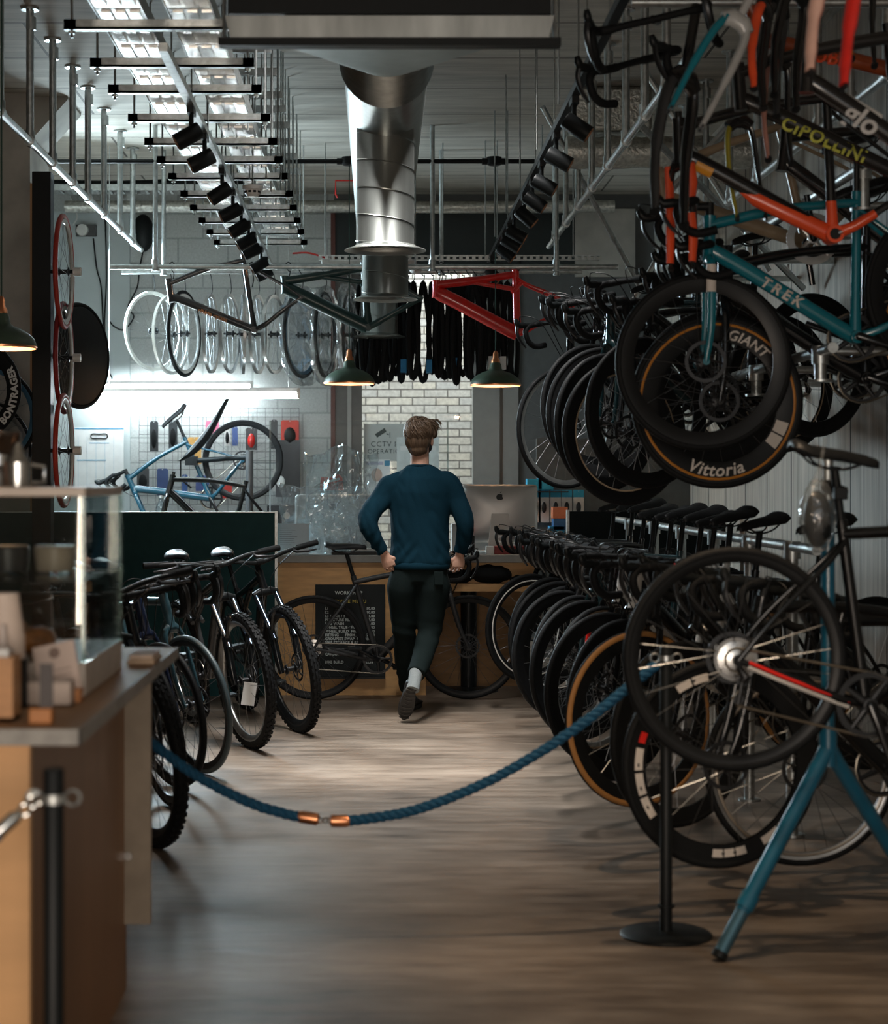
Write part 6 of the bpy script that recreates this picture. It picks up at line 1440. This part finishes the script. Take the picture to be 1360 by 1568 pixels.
# socks and shoes
m = MB(); m.tube([(-.014,-.235,.305),(-.024,-.28,.255),(-.036,-.315,.205)], [.040,.038,.040], 14); m.build('sock', pm('grey_sock', (.20,.225,.23), .8, bump=.2, scale=200), pe)
def shoe(heel, toe, up, lb):
    h, t = V(heel), V(toe); d = (t-h).normalized(); u = V(up); u = (u-d*u.dot(d)).normalized(); s = u.cross(d).normalized(); L = (t-h).length
    f = lambda x, y, z: h+d*x*L+s*y+u*z
    R = []
    for x, w, ht in ((-.02,.018,.035),(.03,.034,.075),(.16,.037,.095),(.30,.036,.092),(.45,.040,.070),(.65,.046,.055),(.82,.044,.046),(.95,.032,.036),(1.0,.014,.024)):
        R.append([f(x, w*math.copysign(abs(math.cos(a))**.8, math.cos(a)), .018+(ht-.018)*(.5+.5*math.sin(a))) for a in [2*PI*k/20 for k in range(20)]])
    sh = MB().loft(R).build('shoe', pm('black_shoe', (.014,.014,.015), .5), pe, ang=80)
    R = []
    for z, g in ((0,.94),(.005,1.0),(.020,1.0),(.023,.96)):
        R.append([f(.5+.515*g*math.cos(a), (.046*g*math.sin(a))*(1-.16*math.cos(a-.6)**2+.08*math.cos(a)), z) for a in [2*PI*k/36 for k in range(36)]])
    so = MB().loft(R).build('sole', pm('shoe_sole', (.03,.029,.028), .6, bump=.3, scale=160), sh)
    m = MB()
    for i in range(9):
        x = .08+.105*i; w = .030 if i not in (3,4) else .022; m.tube([f(x,-w,-.001), f(x+.03,0,-.002), f(x,w,-.001)], .0035, 5)
    m.build('tread', pm('grey_tread', (.09,.085,.08), .7), so)
    m = MB()
    for i in range(4): x = .38+.06*i; m.tube([f(x,-.022,.078-.1*(x-.38)), f(x+.02,0,.088-.12*(x-.38)), f(x,.022,.078-.1*(x-.38))], .003, 5)
    m.build('lace', BLACK, sh); return sh
shoe((-.040,-.335,.225), (-.088,-.175,.012), (0,1,.4), 'rear'); shoe((-.045,.355,.0), (.015,.62,.0), (0,0,1), 'front')
# hair: one full swept volume with strand relief and fine locks over it
m = MB(); m.ell((0,-.016,.036), (.087,.104,.089), 36, 24, T); m.ell((0,-.040,-.010), (.079,.074,.084), 28, 18, T); m.ell((0,-.046,-.066), (.060,.052,.046), 24, 14, T)
m.ell((.042,.040,.062), (.058,.058,.050), 20, 14, T); m.ell((.070,.040,.030), (.032,.045,.035), 18, 12, T); m.ell((-.040,.045,.060), (.050,.055,.045), 20, 14, T)
Ti = T.inverted()
def strands(p):
    q = Ti @ p; a = math.atan2(q.x, -q.y); h = q.z
    return .010*noise.noise(V((a*3.2+h*6, h*7, 1)))+.006*noise.noise(V((a*11+h*9, h*9, 3)))+.0025*noise.noise(V((a*34+h*14, h*10, 5)))
fuse(m, 'hair', HAIRM, pe, .0035, 6, strands)
hr = kids(pe)[-1]; random.seed(11); m = MB()
for i in range(420):
    a = random.uniform(0, 2*PI); t0 = random.uniform(.05, 1.75); L = random.uniform(.45, .85); P = []; sw = random.uniform(.15,.5)
    for k in range(7):
        th = min(t0+L*k/6, 2.35); aa = a+sw*math.sin(k/6*1.6); rr = 1.015+.035*math.sin(PI*k/6)+.012*math.sin(i)
        if th > 1.75 and math.sin(aa) > -.1: th = 1.75
        P.append(T@V((.086*rr*math.sin(th)*math.cos(aa), -.018+.102*rr*math.sin(th)*math.sin(aa), .034+.092*rr*math.cos(th))))
    r = random.uniform(.0016,.0034); m.tube(P, [r*.4,r,r*1.1,r,r*.8,r*.5,r*.15], 5)
for i in range(40):   # side sweep over the right temple
    b = V((.050+random.uniform(-.03,.02), .02+random.uniform(-.05,.05), .10+random.uniform(-.03,.010))); P = [T@b, T@(b+V((.024,.012,.004))), T@(b+V((.042,.02,-.016))), T@(b+V((.050,.022,-.045+random.uniform(-.015,.02))))]
    r = random.uniform(.002,.0042); m.tube(P, [r*.7,r,r*.8,r*.15], 5)
m.build('hair_locks', HAIRM, hr if hr.name.startswith('hair') else pe, ang=180)
m = MB(); R = []
for i in range(9):
    a = math.radians(-78+156*i/8); R.append([T@V(((.066+.010*math.cos(a)*0)*math.sin(a)*1.02, .022+.085*math.cos(a)**.6 if math.cos(a) > .05 else .03, z)) for z in (-.012,-.035,-.06,-.088,-.085,-.06,-.035,-.015)])
m.tube([T@V((.062,.055,-.030)), T@V((.070,.030,-.022)), T@V((.079,.0,-.010))], .0025, 5); m.tube([T@V((-.062,.055,-.030)), T@V((-.070,.030,-.022)), T@V((-.079,.0,-.010))], .0025, 5)
m.ell((0,.040,-.055), (.066,.072,.046), 22, 14, T); m.build('face_mask', BLACK, pe)
